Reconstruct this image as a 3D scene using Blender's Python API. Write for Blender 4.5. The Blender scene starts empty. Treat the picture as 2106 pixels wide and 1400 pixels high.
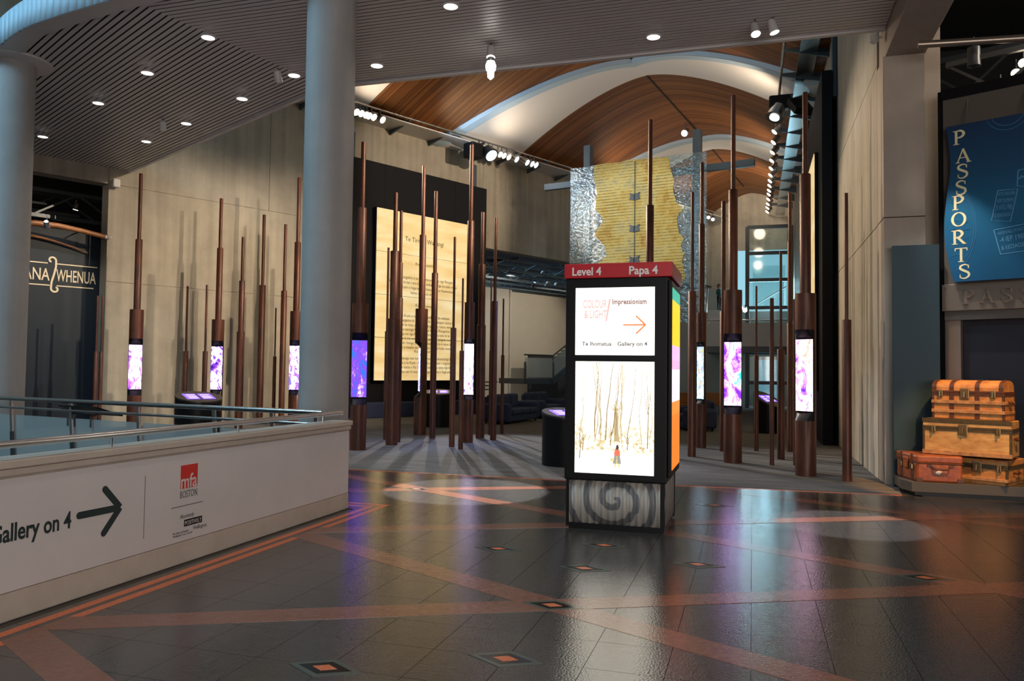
import bpy, math, random
from mathutils import Vector as V, Matrix
random.seed(7)
SC = bpy.context.scene
COL = SC.collection
# ---------------------------------------------------------------- camera
F, CX, CY = 1620.0, 1053.0, 700.0
YAW, PITCH, ROLL, CH = math.radians(17), math.atan(62/1620), 0.0125, 1.6
ZU = V((0, 0, 1))
FW0 = V((-math.sin(YAW), math.cos(YAW), 0)); R0 = V((math.cos(YAW), math.sin(YAW), 0))
FWD = FW0*math.cos(PITCH) + ZU*math.sin(PITCH); U0 = ZU*math.cos(PITCH) - FW0*math.sin(PITCH)
RGT = R0*math.cos(ROLL) + U0*math.sin(ROLL); UPV = U0*math.cos(ROLL) - R0*math.sin(ROLL)
CAM = V((0, 0, CH))
cd = bpy.data.cameras.new('camera'); cam = bpy.data.objects.new('camera', cd); COL.objects.link(cam)
cd.sensor_width = 36; cd.lens = 36*F/2106; cd.clip_end = 300; cd.clip_start = .05
m3 = Matrix((RGT, UPV, -FWD)).transposed()
cam.matrix_world = Matrix.Translation(CAM) @ m3.to_4x4()
SC.camera = cam
# ---------------------------------------------------------------- world, exposure
w = bpy.data.worlds.new('world'); SC.world = w; w.use_nodes = True
w.node_tree.nodes['Background'].inputs[0].default_value = (.55, .62, .75, 1)
w.node_tree.nodes['Background'].inputs[1].default_value = .012
SC.view_settings.view_transform = 'Standard'; SC.view_settings.look = 'None'
SC.view_settings.exposure = 0.5; SC.view_settings.gamma = 1.0; SC.view_settings.use_curve_mapping = False
SC.cycles.use_denoising = True; SC.cycles.use_adaptive_sampling = True; SC.cycles.adaptive_threshold = .02
SC.cycles.max_bounces = 6; SC.cycles.diffuse_bounces = 3; SC.cycles.glossy_bounces = 3
SC.cycles.transparent_max_bounces = 10; SC.cycles.sample_clamp_indirect = 4
SC.cycles.caustics_reflective = False; SC.cycles.caustics_refractive = False

def light(kind, loc, target, power, color=(1, 1, 1), size=.1, angle=60, blend=.4, parent=None, name=None, sizey=None):
    L = bpy.data.lights.new(name or kind.lower()+'_light', kind); L.energy = power; L.color = color
    if kind == 'SPOT': L.spot_size = math.radians(angle); L.spot_blend = blend; L.shadow_soft_size = size
    elif kind == 'AREA':
        L.size = size
        if sizey: L.shape = 'RECTANGLE'; L.size_y = sizey
    else: L.shadow_soft_size = size
    o = bpy.data.objects.new(L.name, L); COL.objects.link(o)
    d = V(target) - V(loc); o.rotation_mode = 'QUATERNION'; o.rotation_quaternion = d.to_track_quat('-Z', 'Y')
    o.location = V(loc)
    if parent is not None:
        o.parent = parent; o.location = V(loc) - parent.location
    return o
# daylight falling down the open stairwell on the left; unseen fill lamp added behind the viewer
light('AREA', (-12.5, 4.0, 11.5), (-9.5, 7.5, 3), 1300, (.40, .76, 1), 6, sizey=6, name='stairwell_daylight')
light('AREA', (3.0, -8.6, 3.2), (0.5, 8, 3.4), 1050, (1, .91, .86), 15, sizey=5, name='viewer_side_fill')

# ---------------------------------------------------------------- measured geometry
def ray(x, y): return FWD + RGT*((x-CX)/F) - UPV*((y-CY)/F)
def G(x, y, h=0.0):
    d = ray(x, y); return CAM + d*((h-CH)/d.z)
def PL(x, y, p, n):
    d = ray(x, y); n = V(n); return CAM + d*((V(p)-CAM).dot(n)/d.dot(n))
def PY(x, y, Y): return PL(x, y, (0, Y, 0), (0, 1, 0))
def PXX(x, y, X): return PL(x, y, (X, 0, 0), (1, 0, 0))
def prj(p):
    v = V(p)-CAM; d = v.dot(FWD); return (CX+F*v.dot(RGT)/d, CY-F*v.dot(UPV)/d, d)
APEX = V((1.86, 52, 0)); AL = math.atan2(17.9, 35.62); B = AL/2
DL = V((math.sin(AL), math.cos(AL), 0)); NL = V((math.cos(AL), -math.sin(AL), 0))   # along / out of the left wall
DB = V((math.sin(B), math.cos(B), 0)); NB = V((math.cos(B), -math.sin(B), 0))       # along / across the hall axis
L0 = V((-16.04, 16.38, 0)); XR = 1.86; CZ = 6.75
E0 = (APEX-L0).length
def LW(d, o, z): return L0 + DL*d + NL*o + ZU*z
def LWp(x, y, o=0): P = PL(x, y, L0+NL*o, NL); return ((P-L0).dot(DL), P.z)
def W(s, t, z): return APEX - DB*s + NB*t + ZU*z
def SS(x, y, s): P = PL(x, y, APEX-DB*s, DB); return ((P-APEX).dot(NB), P.z)

# ---------------------------------------------------------------- mesh helpers
class MB:
    def __init__(s): s.v = []; s.f = []; s.m = []; s.uv = None
    def add(s, vs, fs, mi=0):
        k = len(s.v); s.v += [V(p) for p in vs]; s.f += [tuple(i+k for i in f) for f in fs]; s.m += [mi]*len(fs); return s
    def box(s, a, b, mi=0):
        (x0, y0, z0), (x1, y1, z1) = a, b
        return s.hexa([(x0,y0,z0),(x1,y0,z0),(x1,y1,z0),(x0,y1,z0),(x0,y0,z1),(x1,y0,z1),(x1,y1,z1),(x0,y1,z1)], mi)
    def hexa(s, p, mi=0):
        return s.add(p, [(3,2,1,0),(4,5,6,7),(0,1,5,4),(1,2,6,5),(2,3,7,6),(3,0,4,7)], mi)
    def fbox(s, o, ex, ey, ez, a, b, mi=0):   # box in a frame
        o, ex, ey, ez = V(o), V(ex), V(ey), V(ez); q = []
        for z in (a[2], b[2]):
            for x, y in ((a[0],a[1]),(b[0],a[1]),(b[0],b[1]),(a[0],b[1])): q.append(o+ex*x+ey*y+ez*z)
        return s.hexa(q, mi)
    def bar(s, p, q, w, h, up=(0,0,1), mi=0):
        p, q = V(p), V(q); d = (q-p); L = d.length; d.normalize()
        u = V(up); r = d.cross(u)
        if r.length < 1e-4: r = d.cross(V((1, 0, 0)))
        r.normalize(); u = r.cross(d)
        return s.fbox(p, r, d, u, (-w/2, 0, -h/2), (w/2, L, h/2), mi)
    def prism(s, poly, z0, z1, mi=0):
        n = len(poly); vs = [(x, y, z0) for x, y in poly]+[(x, y, z1) for x, y in poly]
        return s.add(vs, [tuple(range(n))[::-1], tuple(range(n, 2*n))]+[(i, (i+1) % n, n+(i+1) % n, n+i) for i in range(n)], mi)
    def fprism(s, o, ex, ey, ez, poly, h0, h1, mi=0):
        o, ex, ey, ez = V(o), V(ex), V(ey), V(ez); n = len(poly)
        vs = [o+ex*x+ey*y+ez*h0 for x, y in poly]+[o+ex*x+ey*y+ez*h1 for x, y in poly]
        return s.add(vs, [tuple(range(n))[::-1], tuple(range(n, 2*n))]+[(i, (i+1) % n, n+(i+1) % n, n+i) for i in range(n)], mi)
    def tube(s, pts, r, n=10, mi=0, cap=True):
        pts = [V(p) for p in pts]; rs = r if isinstance(r, (list, tuple)) else [r]*len(pts); k = len(s.v); u = None
        for i, p in enumerate(pts):
            d = (pts[min(i+1, len(pts)-1)]-pts[max(i-1, 0)]).normalized()
            if u is None:
                u = d.cross(V((0, 0, 1)))
                if u.length < 1e-3: u = V((1, 0, 0))
            u = (u-d*u.dot(d)).normalized(); w_ = d.cross(u)
            for j in range(n):
                a = 2*math.pi*j/n; s.v.append(p+(u*math.cos(a)+w_*math.sin(a))*rs[i])
        for i in range(len(pts)-1):
            for j in range(n):
                s.f.append((k+i*n+j, k+i*n+(j+1) % n, k+(i+1)*n+(j+1) % n, k+(i+1)*n+j)); s.m.append(mi)
        if cap:
            s.f.append(tuple(k+j for j in range(n))[::-1]); s.m.append(mi)
            s.f.append(tuple(k+(len(pts)-1)*n+j for j in range(n))); s.m.append(mi)
        return s
    def lathe(s, prof, c=(0, 0, 0), n=24, mi=0):
        k = len(s.v); c = V(c)
        for r, z in prof:
            for j in range(n): a = 2*math.pi*j/n; s.v.append(c+V((r*math.cos(a), r*math.sin(a), z)))
        for i in range(len(prof)-1):
            for j in range(n):
                s.f.append((k+i*n+j, k+i*n+(j+1) % n, k+(i+1)*n+(j+1) % n, k+(i+1)*n+j)); s.m.append(mi)
        s.f.append(tuple(k+j for j in range(n))[::-1]); s.m.append(mi)
        s.f.append(tuple(k+(len(prof)-1)*n+j for j in range(n))); s.m.append(mi)
        return s
    def grid(s, fn, us, vs, mi=0, uv=False):
        k = len(s.v)
        for u in us:
            for v in vs: s.v.append(V(fn(u, v)))
        nv = len(vs)
        for i in range(len(us)-1):
            for j in range(nv-1):
                s.f.append((k+i*nv+j, k+(i+1)*nv+j, k+(i+1)*nv+j+1, k+i*nv+j+1)); s.m.append(mi)
        if uv: s.uv = [(u, v) for u in us for v in vs]
        return s
    def build(s, name, mat, parent=None, origin=None, smooth=False, bevel=0, solid=0):
        if parent is not None: org = parent['_o'] if '_o' in parent else parent.location
        elif origin is None:
            xs = [p.x for p in s.v]; ys = [p.y for p in s.v]; zs = [p.z for p in s.v]
            org = V(((min(xs)+max(xs))/2, (min(ys)+max(ys))/2, min(zs)))
        else: org = V(origin)
        org = V(org)
        me = bpy.data.meshes.new(name); me.from_pydata([tuple(p-org) for p in s.v], [], s.f)
        for m in (mat if isinstance(mat, (list, tuple)) else [mat]): me.materials.append(m)
        me.polygons.foreach_set('material_index', s.m)
        if smooth: me.polygons.foreach_set('use_smooth', [True]*len(s.f)); 
        if s.uv:
            ul = me.uv_layers.new(name='UVMap')
            for lp in me.loops: ul.data[lp.index].uv = s.uv[lp.vertex_index]
        me.update()
        if smooth: me.set_sharp_from_angle(angle=math.radians(38))
        o = bpy.data.objects.new(name, me); COL.objects.link(o)
        if parent is None: o.location = org
        else: o.parent = parent
        if parent is not None or True: o['_o'] = tuple(org)
        if bevel:
            b = o.modifiers.new('bevel', 'BEVEL'); b.width = bevel; b.segments = 2; b.limit_method = 'ANGLE'
        if solid:
            b = o.modifiers.new('solid', 'SOLIDIFY'); b.thickness = solid; b.offset = 0
        return o
def tag(o, label=None, cat=None, group=None, kind=None):
    if label: o['label'] = label
    if cat: o['category'] = cat
    if group: o['group'] = group
    if kind: o['kind'] = kind
    return o
def thing(name, loc, label, cat, group=None):
    o = bpy.data.objects.new(name, None); COL.objects.link(o); o.location = V(loc); o.empty_display_size = .1
    o['_o'] = tuple(V(loc)); return tag(o, label, cat, group)
def copy_tree(o, loc=None, parent=None):
    c = o.copy(); COL.objects.link(c)
    if parent is not None: c.parent = parent
    if loc is not None: c.location = V(loc)
    for ch in [x for x in bpy.data.objects if x.parent is o]: copy_tree(ch, None, c)
    return c

# ---------------------------------------------------------------- materials
def newmat(name):
    m = bpy.data.materials.new(name); m.use_nodes = True; nt = m.node_tree
    return m, nt, nt.nodes['Principled BSDF']
def N(nt, typ, **kw):
    n = nt.nodes.new(typ)
    for k, v in kw.items():
        if k.startswith('i_'):
            key = k[2:]; key = int(key) if key.isdigit() else key.replace('_', ' ')
            n.inputs[key].default_value = v
        else: setattr(n, k, v)
    return n
def c4(c): return (c[0], c[1], c[2], 1)
def ramp(nt, fac, stops, interp='LINEAR'):
    r = nt.nodes.new('ShaderNodeValToRGB'); cr = r.color_ramp; cr.interpolation = interp
    while len(cr.elements) < len(stops): cr.elements.new(.5)
    for e, (p, c) in zip(cr.elements, stops): e.position = p; e.color = c4(c)
    nt.links.new(fac, r.inputs[0]); return r
def pos(nt, scale=(1, 1, 1), obj=False):
    g = nt.nodes.new('ShaderNodeTexCoord') if obj else nt.nodes.new('ShaderNodeNewGeometry')
    mp = nt.nodes.new('ShaderNodeMapping'); mp.inputs['Scale'].default_value = scale
    nt.links.new(g.outputs['Object' if obj else 'Position'], mp.inputs[0]); return mp.outputs[0]
def pm(name, c, rough=.5, metal=0, c2=None, scale=4, stretch=(1, 1, 1), bump=0, bscale=None, spec=.5, detail=6, emit=0, lo=.35, hi=.65, coat=0, obj=False, bdist=.01):
    m, nt, bs = newmat(name); bs.inputs['Base Color'].default_value = c4(c); bs.inputs['Roughness'].default_value = rough
    bs.inputs['Metallic'].default_value = metal; bs.inputs['Specular IOR Level'].default_value = spec; bs.inputs['Coat Weight'].default_value = coat
    if c2 or bump: p = pos(nt, stretch, obj)
    if c2:
        n = N(nt, 'ShaderNodeTexNoise', i_Scale=scale, i_Detail=detail, i_Roughness=.6); nt.links.new(p, n.inputs['Vector'])
        r = ramp(nt, n.outputs[0], [(lo, c), (hi, c2)]); nt.links.new(r.outputs[0], bs.inputs['Base Color'])
    if bump:
        n2 = N(nt, 'ShaderNodeTexNoise', i_Scale=bscale or scale, i_Detail=4); nt.links.new(p, n2.inputs['Vector'])
        b = N(nt, 'ShaderNodeBump', i_Strength=bump, i_Distance=bdist); nt.links.new(n2.outputs[0], b.inputs['Height']); nt.links.new(b.outputs[0], bs.inputs['Normal'])
    if emit:
        bs.inputs['Emission Color'].default_value = c4(c); bs.inputs['Emission Strength'].default_value = emit
    return m
def em(name, c, st):
    m, nt, bs = newmat(name); bs.inputs['Base Color'].default_value = (0, 0, 0, 1); bs.inputs['Roughness'].default_value = .4
    bs.inputs['Emission Color'].default_value = c4(c); bs.inputs['Emission Strength'].default_value = st; return m
def glassm(name, tint=(.8, .9, .9), gloss=.12, diff=.05, dcol=(.5, .55, .55), rough=.05, bump=0, bscale=10):
    m = bpy.data.materials.new(name); m.use_nodes = True; nt = m.node_tree; nt.nodes.clear()
    out = N(nt, 'ShaderNodeOutputMaterial'); tr = N(nt, 'ShaderNodeBsdfTransparent'); tr.inputs[0].default_value = c4(tint)
    gl = N(nt, 'ShaderNodeBsdfGlossy'); gl.inputs['Roughness'].default_value = rough; df = N(nt, 'ShaderNodeBsdfDiffuse'); df.inputs[0].default_value = c4(dcol)
    a = N(nt, 'ShaderNodeMixShader', i_0=gloss); b = N(nt, 'ShaderNodeMixShader', i_0=diff)
    nt.links.new(tr.outputs[0], a.inputs[1]); nt.links.new(gl.outputs[0], a.inputs[2]); nt.links.new(a.outputs[0], b.inputs[1]); nt.links.new(df.outputs[0], b.inputs[2]); nt.links.new(b.outputs[0], out.inputs[0])
    if bump:
        p = pos(nt); n2 = N(nt, 'ShaderNodeTexNoise', i_Scale=bscale, i_Detail=2); nt.links.new(p, n2.inputs['Vector'])
        bb = N(nt, 'ShaderNodeBump', i_Strength=bump, i_Distance=.05); nt.links.new(n2.outputs[0], bb.inputs['Height']); nt.links.new(bb.outputs[0], gl.inputs['Normal'])
    return m
def concrete(name, a, b, streak=.5):
    m, nt, bs = newmat(name); bs.inputs['Roughness'].default_value = .62; bs.inputs['Specular IOR Level'].default_value = .35
    n1 = N(nt, 'ShaderNodeTexNoise', i_Scale=1.3, i_Detail=8, i_Roughness=.65); nt.links.new(pos(nt), n1.inputs['Vector'])
    n2 = N(nt, 'ShaderNodeTexNoise', i_Scale=1, i_Detail=5); nt.links.new(pos(nt, (4.5, 4.5, .22)), n2.inputs['Vector'])
    mx = N(nt, 'ShaderNodeMix', data_type='FLOAT'); mx.inputs[0].default_value = streak; nt.links.new(n1.outputs[0], mx.inputs[2]); nt.links.new(n2.outputs[0], mx.inputs[3])
    r = ramp(nt, mx.outputs[0], [(.3, b), (.7, a)]); nt.links.new(r.outputs[0], bs.inputs['Base Color'])
    n3 = N(nt, 'ShaderNodeTexNoise', i_Scale=25, i_Detail=3); nt.links.new(pos(nt), n3.inputs['Vector'])
    bu = N(nt, 'ShaderNodeBump', i_Strength=.12, i_Distance=.01); nt.links.new(n3.outputs[0], bu.inputs['Height']); nt.links.new(bu.outputs[0], bs.inputs['Normal'])
    return m
M = {}
M['conc'] = concrete('beige_concrete', (.43, .385, .31), (.25, .22, .175))
M['concp'] = concrete('pillar_concrete', (.42, .36, .30), (.32, .275, .23), .3)
M['colm'] = concrete('column_concrete', (.40, .39, .38), (.27, .27, .27), .45)
M['stone'] = pm('dark_polished_stone', (.034, .031, .029), .085, 0, (.068, .062, .058), 22, bump=.42, bscale=70, detail=8, bdist=.004, spec=1.0)
M['terra'] = pm('terracotta_stone_band', (.19, .072, .045), .12, 0, (.25, .10, .066), 18, bump=.42, bscale=70, bdist=.004, spec=.8)
M['orange'] = pm('orange_inlay', (.62, .135, .05), .25, 0, (.75, .21, .09), 60, bump=.1, bscale=70, bdist=.006)
M['inblack'] = pm('black_inlay', (.006, .006, .007), .15, spec=.3)
M['ingrey'] = pm('grey_green_inlay', (.085, .10, .082), .2, spec=.4)
M['grout'] = pm('joint_grout', (.055, .048, .042), .6)
def carpet():
    m, nt, bs = newmat('grey_carpet'); bs.inputs['Roughness'].default_value = .95; bs.inputs['Specular IOR Level'].default_value = .1
    n1 = N(nt, 'ShaderNodeTexNoise', i_Scale=1.0, i_Detail=6); nt.links.new(pos(nt, (1.2, 7, 1)), n1.inputs['Vector'])
    n2 = N(nt, 'ShaderNodeTexNoise', i_Scale=90, i_Detail=2); nt.links.new(pos(nt), n2.inputs['Vector'])
    r = ramp(nt, n1.outputs[0], [(.3, (.13, .125, .12)), (.7, (.23, .22, .21))]); 
    mx = N(nt, 'ShaderNodeMix', data_type='RGBA', blend_type='MULTIPLY'); mx.inputs[0].default_value = .5
    nt.links.new(r.outputs[0], mx.inputs[6]); nt.links.new(n2.outputs[1], mx.inputs[7]); nt.links.new(mx.outputs[2], bs.inputs['Base Color'])
    b = N(nt, 'ShaderNodeBump', i_Strength=.4, i_Distance=.01); nt.links.new(n2.outputs[0], b.inputs['Height']); nt.links.new(b.outputs[0], bs.inputs['Normal'])
    return m
M['carpet'] = carpet()
M['slat'] = pm('grey_metal_slat', (.62, .60, .59), .42, 0.1, spec=.6)
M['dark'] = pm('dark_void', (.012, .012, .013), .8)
M['white'] = pm('white_plaster', (.72, .70, .68), .7)
M['bluew'] = pm('pale_blue_lit_trim', (.40, .52, .62), .6)  # skylight's blue tint put into the colour of the white fascia
M['vinyl'] = pm('white_vinyl_panel', (.66, .62, .62), .45, c2=(.70, .66, .65), scale=2)
M['cream'] = pm('cream_painted_cap', (.58, .51, .44), .5, c2=(.52, .45, .385), scale=6)
M['steel'] = pm('brushed_steel', (.62, .62, .63), .25, 1)
M['dsteel'] = pm('dark_steel', (.10, .11, .12), .4, .7)
M['bsteel'] = pm('blue_grey_steel', (.070, .092, .110), .45, .2)
M['black'] = pm('black_powdercoat', (.005, .005, .006), .4, spec=.22)
M['mblack'] = pm('matt_black_panel', (.007, .007, .010), .7, spec=.2)
M['rust'] = pm('rusted_steel_tube', (.125, .036, .017), .45, .2, (.055, .018, .010), 5, (1, 1, .35), bump=.15, bscale=40)
M['navy'] = pm('navy_panel', (.010, .018, .028), .5, spec=.3)
M['teal'] = pm('teal_panel', (.012, .036, .050), .5, spec=.3)
M['letter'] = pm('cream_lettering', (.75, .62, .42), .6)
M['ink'] = pm('dark_green_ink', (.018, .035, .035), .5)
M['ink2'] = pm('grey_ink', (.12, .12, .12), .5)
M['red'] = pm('red_print', (.66, .03, .022), .5)
M['sofa'] = pm('navy_upholstery', (.020, .032, .085), .8, bump=.2, bscale=60)
M['frost'] = glassm('frosted_glass', (.72, .78, .78), .05, .36, (.62, .66, .66), .25)
M['glass'] = glassm('clear_glass', (.86, .93, .93), .08, .03)
M['tglass'] = glassm('rippled_glass', (.86, .92, .91), .15, .06, (.50, .58, .57), .12, .8, 9)
M['lamp'] = em('lamp_glow', (1, .95, .88), 6)
M['lampw'] = em('warm_lamp_glow', (1, .78, .55), 7)
M['lampb'] = em('blue_lamp_glow', (.75, .78, 1), 4)
M['dl'] = em('downlight_glow', (1, .93, .88), 4)
M['wood'] = pm('spear_wood', (.22, .085, .03), .4, 0, (.30, .12, .045), 10)
M['plate'] = pm('anodised_plaque', (.30, .245, .20), .32, .7)
M['plinth'] = pm('grey_brown_plinth', (.062, .055, .047), .5)
M['leather'] = pm('orange_brown_leather', (.36, .085, .022), .45, 0, (.20, .045, .014), 14, bump=.25, bscale=35)
M['leather2'] = pm('dark_leather_strap', (.10, .032, .012), .5, 0, (.06, .02, .01), 20)
M['trunk'] = pm('honey_canvas_trunk', (.56, .26, .075), .5, 0, (.36, .14, .04), 9, bump=.15, bscale=50)
M['trunk2'] = pm('pale_canvas_trunk', (.60, .36, .13), .5, 0, (.40, .20, .06), 6, (1, 1, 3), bump=.15, bscale=40)
M['slatw'] = pm('pale_trunk_slat', (.50, .26, .10), .5, 0, (.28, .13, .05), 12)
M['trim'] = pm('dark_trunk_edging', (.055, .040, .018), .45, .2, (.10, .07, .03), 30)
M['brass'] = pm('aged_brass', (.30, .21, .10), .35, .9)
M['bronze'] = pm('console_top', (.05, .042, .035), .35, .3)
M['beige'] = pm('beige_painted_wall', (.44, .40, .33), .7, c2=(.40, .36, .30), scale=.6)
M['daylight'] = em('daylight_window', (.36, .72, .86), .65)
M['hair'] = pm('brown_hair', (.07, .03, .015), .6)
M['skinm'] = pm('skin', (.55, .32, .22), .5)

def wood_vault():
    m, nt, bs = newmat('timber_batten_vault'); bs.inputs['Roughness'].default_value = .5
    uv = N(nt, 'ShaderNodeUVMap'); sp = N(nt, 'ShaderNodeSeparateXYZ'); nt.links.new(uv.outputs[0], sp.inputs[0])
    mu = N(nt, 'ShaderNodeMath', operation='MULTIPLY'); mu.inputs[1].default_value = 1/.085; nt.links.new(sp.outputs[0], mu.inputs[0])
    fr = N(nt, 'ShaderNodeMath', operation='FRACT'); nt.links.new(mu.outputs[0], fr.inputs[0])
    fl = N(nt, 'ShaderNodeMath', operation='FLOOR'); nt.links.new(mu.outputs[0], fl.inputs[0])
    wn = N(nt, 'ShaderNodeTexWhiteNoise', noise_dimensions='1D'); nt.links.new(fl.outputs[0], wn.inputs['W'])
    r = ramp(nt, wn.outputs[0], [(0, (.15, .052, .014)), (.5, (.23, .085, .022)), (1, (.32, .125, .035))])
    gp = ramp(nt, fr.outputs[0], [(0, (.1, .1, .1)), (.20, (.1, .1, .1)), (.26, (1, 1, 1)), (.95, (1, 1, 1)), (1, (.3, .3, .3))])
    mx = N(nt, 'ShaderNodeMix', data_type='RGBA', blend_type='MULTIPLY'); mx.inputs[0].default_value = 1
    nt.links.new(r.outputs[0], mx.inputs[6]); nt.links.new(gp.outputs[0], mx.inputs[7]); nt.links.new(mx.outputs[2], bs.inputs['Base Color'])
    b = N(nt, 'ShaderNodeBump', i_Strength=.5, i_Distance=.02); nt.links.new(gp.outputs[0], b.inputs['Height']); nt.links.new(b.outputs[0], bs.inputs['Normal'])
    return m
M['vault'] = wood_vault()

def screenmat(name, seed, cols, st=2.2, sc=7):
    m, nt, bs = newmat(name); bs.inputs['Base Color'].default_value = (0, 0, 0, 1); bs.inputs['Roughness'].default_value = .25
    p = pos(nt, (sc, sc, sc*.55)); mp = p.node; mp.inputs['Location'].default_value = (seed*3.1, seed*1.7, seed)
    n = N(nt, 'ShaderNodeTexNoise', i_Scale=1, i_Detail=6, i_Roughness=.7, i_Distortion=.8); nt.links.new(p, n.inputs['Vector'])
    k = len(cols); r = ramp(nt, n.outputs[0], [(.38+.26*i/(k-1), c) for i, c in enumerate(cols)])
    nt.links.new(r.outputs[0], bs.inputs['Emission Color']); bs.inputs['Emission Strength'].default_value = st; return m

def text(body, o, ex, ey, height, mat, parent, width=None, name='letter', align='LEFT', depth=.004, bold=0, condense=None, label=None, spacing=1, joined=False):
    cu = bpy.data.curves.new('t', 'FONT'); cu.body = body; cu.size = 1; cu.offset = bold; cu.extrude = .001; cu.resolution_u = 3; cu.space_line = spacing
    cu.align_x = align if align != 'LEFT' else 'LEFT'
    to = bpy.data.objects.new('t', cu); COL.objects.link(to); bpy.context.view_layer.update()
    me = bpy.data.meshes.new_from_object(to.evaluated_get(bpy.context.evaluated_depsgraph_get()))
    bpy.data.objects.remove(to); bpy.data.curves.remove(cu)
    xs = [v.co.x for v in me.vertices]; k = height/.73
    kx = k*(condense or 1)
    if width: kx = width/max(max(xs)-min(xs), 1e-6)
    x0 = min(xs) if align == 'LEFT' else 0
    o, ex, ey = V(o), V(ex), V(ey); nz = ex.cross(ey); po = V(parent['_o'])
    for v in me.vertices:
        q = o+ex*((v.co.x-x0)*kx)+ey*(v.co.y*k)+nz*(depth if v.co.z > 0 else depth*.2); v.co = q-po
    vs = [v.co.copy() for v in me.vertices]; fs = [tuple(p.vertices) for p in me.polygons]; bpy.data.meshes.remove(me)
    def mk(fl):
        ids = sorted({i for f_ in fl for i in f_}); mp = {j: i for i, j in enumerate(ids)}
        m2 = bpy.data.meshes.new(name); m2.from_pydata([vs[j] for j in ids], [], [tuple(mp[j] for j in f_) for f_ in fl]); m2.materials.append(mat)
        ob = bpy.data.objects.new(name, m2); COL.objects.link(ob); ob.parent = parent; ob['_o'] = tuple(po)
        if label: ob['label'] = label
        return ob
    if joined or '\n' in body:
        o1 = mk(fs); o1['kind'] = 'stuff'; return o1
    par = list(range(len(vs)))
    def fd(i):
        while par[i] != i: par[i] = par[par[i]]; i = par[i]
        return i
    for f_ in fs:
        for j in f_[1:]: par[fd(f_[0])] = fd(j)
    isl = {}
    for f_ in fs: isl.setdefault(fd(f_[0]), []).append(f_)
    lst = []
    for fl in isl.values():
        xx_ = [(vs[j]+po-o).dot(ex) for f_ in fl for j in f_]; lst.append([min(xx_), max(xx_), fl])
    lst.sort(key=lambda q: q[0]); grp = []
    for a_, b_, fl in lst:
        if grp and min(grp[-1][1], b_)-a_ > .5*min(b_-a_, grp[-1][1]-grp[-1][0]): grp[-1][1] = max(grp[-1][1], b_); grp[-1][2] = grp[-1][2]+fl
        else: grp.append([a_, b_, fl])
    for g_ in grp: r1 = mk(g_[2])
    return r1
def ribbon(pts, ws):   # flat stroke as quads in 2D -> list of polys
    out = []; n = len(pts); L = []; Rr = []
    for i, (x, y) in enumerate(pts):
        a = pts[max(i-1, 0)]; b = pts[min(i+1, n-1)]; dx, dy = b[0]-a[0], b[1]-a[1]; l = math.hypot(dx, dy) or 1
        w_ = (ws[i] if isinstance(ws, (list, tuple)) else ws)/2; nx, ny = -dy/l*w_, dx/l*w_
        L.append((x+nx, y+ny)); Rr.append((x-nx, y-ny))
    for i in range(n-1): out.append([Rr[i], Rr[i+1], L[i+1], L[i]])
    return out
def flat(polys, o, ex, ey, mat, parent, name='print', d0=.001, d1=.003):
    b = MB(); o, ex, ey = V(o), V(ex), V(ey); nz = ex.cross(ey)
    for p in polys: b.fprism(o, ex, ey, nz, p, d0, d1)
    return b.build(name, mat, parent)

# ================================================================ STRUCTURE
# ---- foyer floor: sub-floor with stone tiles, terracotta bands, inlays
XB = -4.46   # balustrade line
border = [(-20, 11.2), (-8, 11.26), (-6.13, 11.29), (-4.23, 11.32), (-2.6, 11.36), (-1.05, 11.48), (.46, 11.57), (1.914, 11.685)]
def by(x):
    for (a, b), (c, d) in zip(border, border[1:]):
        if a <= x <= c: return b+(d-b)*(x-a)/(c-a)
    return 11.69
def rail_y(x): return 7.87+(-4.6-x)*.187
foy = MB()
foy.prism([(XB-.12, -9), (14, -9), (14, 13.6), (2.0, 13.6), (1.914, 11.685)]+border[::-1][1:]+[(-20, rail_y(-20)), (XB-.12, 7.87)], -.3, -.012)
floor = foy.build('floor', M['grout'], origin=(0, 0, -.3)); tag(floor, 'dark polished stone foyer floor with terracotta bands', kind='structure')
T = .4345; tiles = []
for i in range(-46, 22):
    for j in range(-4, 28):
        x0, x1, y0, y1 = -.008+i*T, -.008+(i+1)*T, 4.255-.4345*3+j*T-4*T+.0, 0, 
        y1 = y0+T
        if y0 < -1.0: continue
        xm, ym = (x0+x1)/2, (y0+y1)/2
        if xm < XB+.02 and ym < rail_y(xm)+.1: continue
        if x1 > 8.5: continue
        top = min(by(max(min(xm, 1.9), -20))-.03, y1) if xm < 1.95 else y1
        if xm > 1.95 and y0 > 13: continue
        if top-y0 < .05: continue
        if x0 < XB and ym < 8: x0 = XB
        px = prj((xm, ym, 0)); vis = px[2] > .5 and -80 < px[0] < 2190 and px[1] < 1480 and not (xm < XB-.1 and ym < 9.9)
        tiles.append((0 if vis else 1, px[2] if px[2] > 0 else 99, x0, x1, y0, top))
tiles.sort(); g = .0016
tile_me = {}
rest = MB()
for n_, (vv, dd, x0, x1, y0, y1) in enumerate(tiles):
    if n_ < 300 and vv == 0:
        key = (round(x1-x0, 3), round(y1-y0, 3))
        if key not in tile_me:
            ob = MB().box((g, g, -.012), (x1-x0-g, y1-y0-g, 0)).build('floor_tile', M['stone'], None, (0, 0, 0)); tile_me[key] = ob.data
        else:
            ob = bpy.data.objects.new('floor_tile', tile_me[key]); COL.objects.link(ob)
        ob.parent = floor; ob.location = (x0, y0, .3)
    else: rest.box((x0+g, y0+g, -.012), (x1-g, y1-g, 0))
tag(rest.build('floor_tiles_far', M['stone'], floor), kind='stuff')
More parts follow.
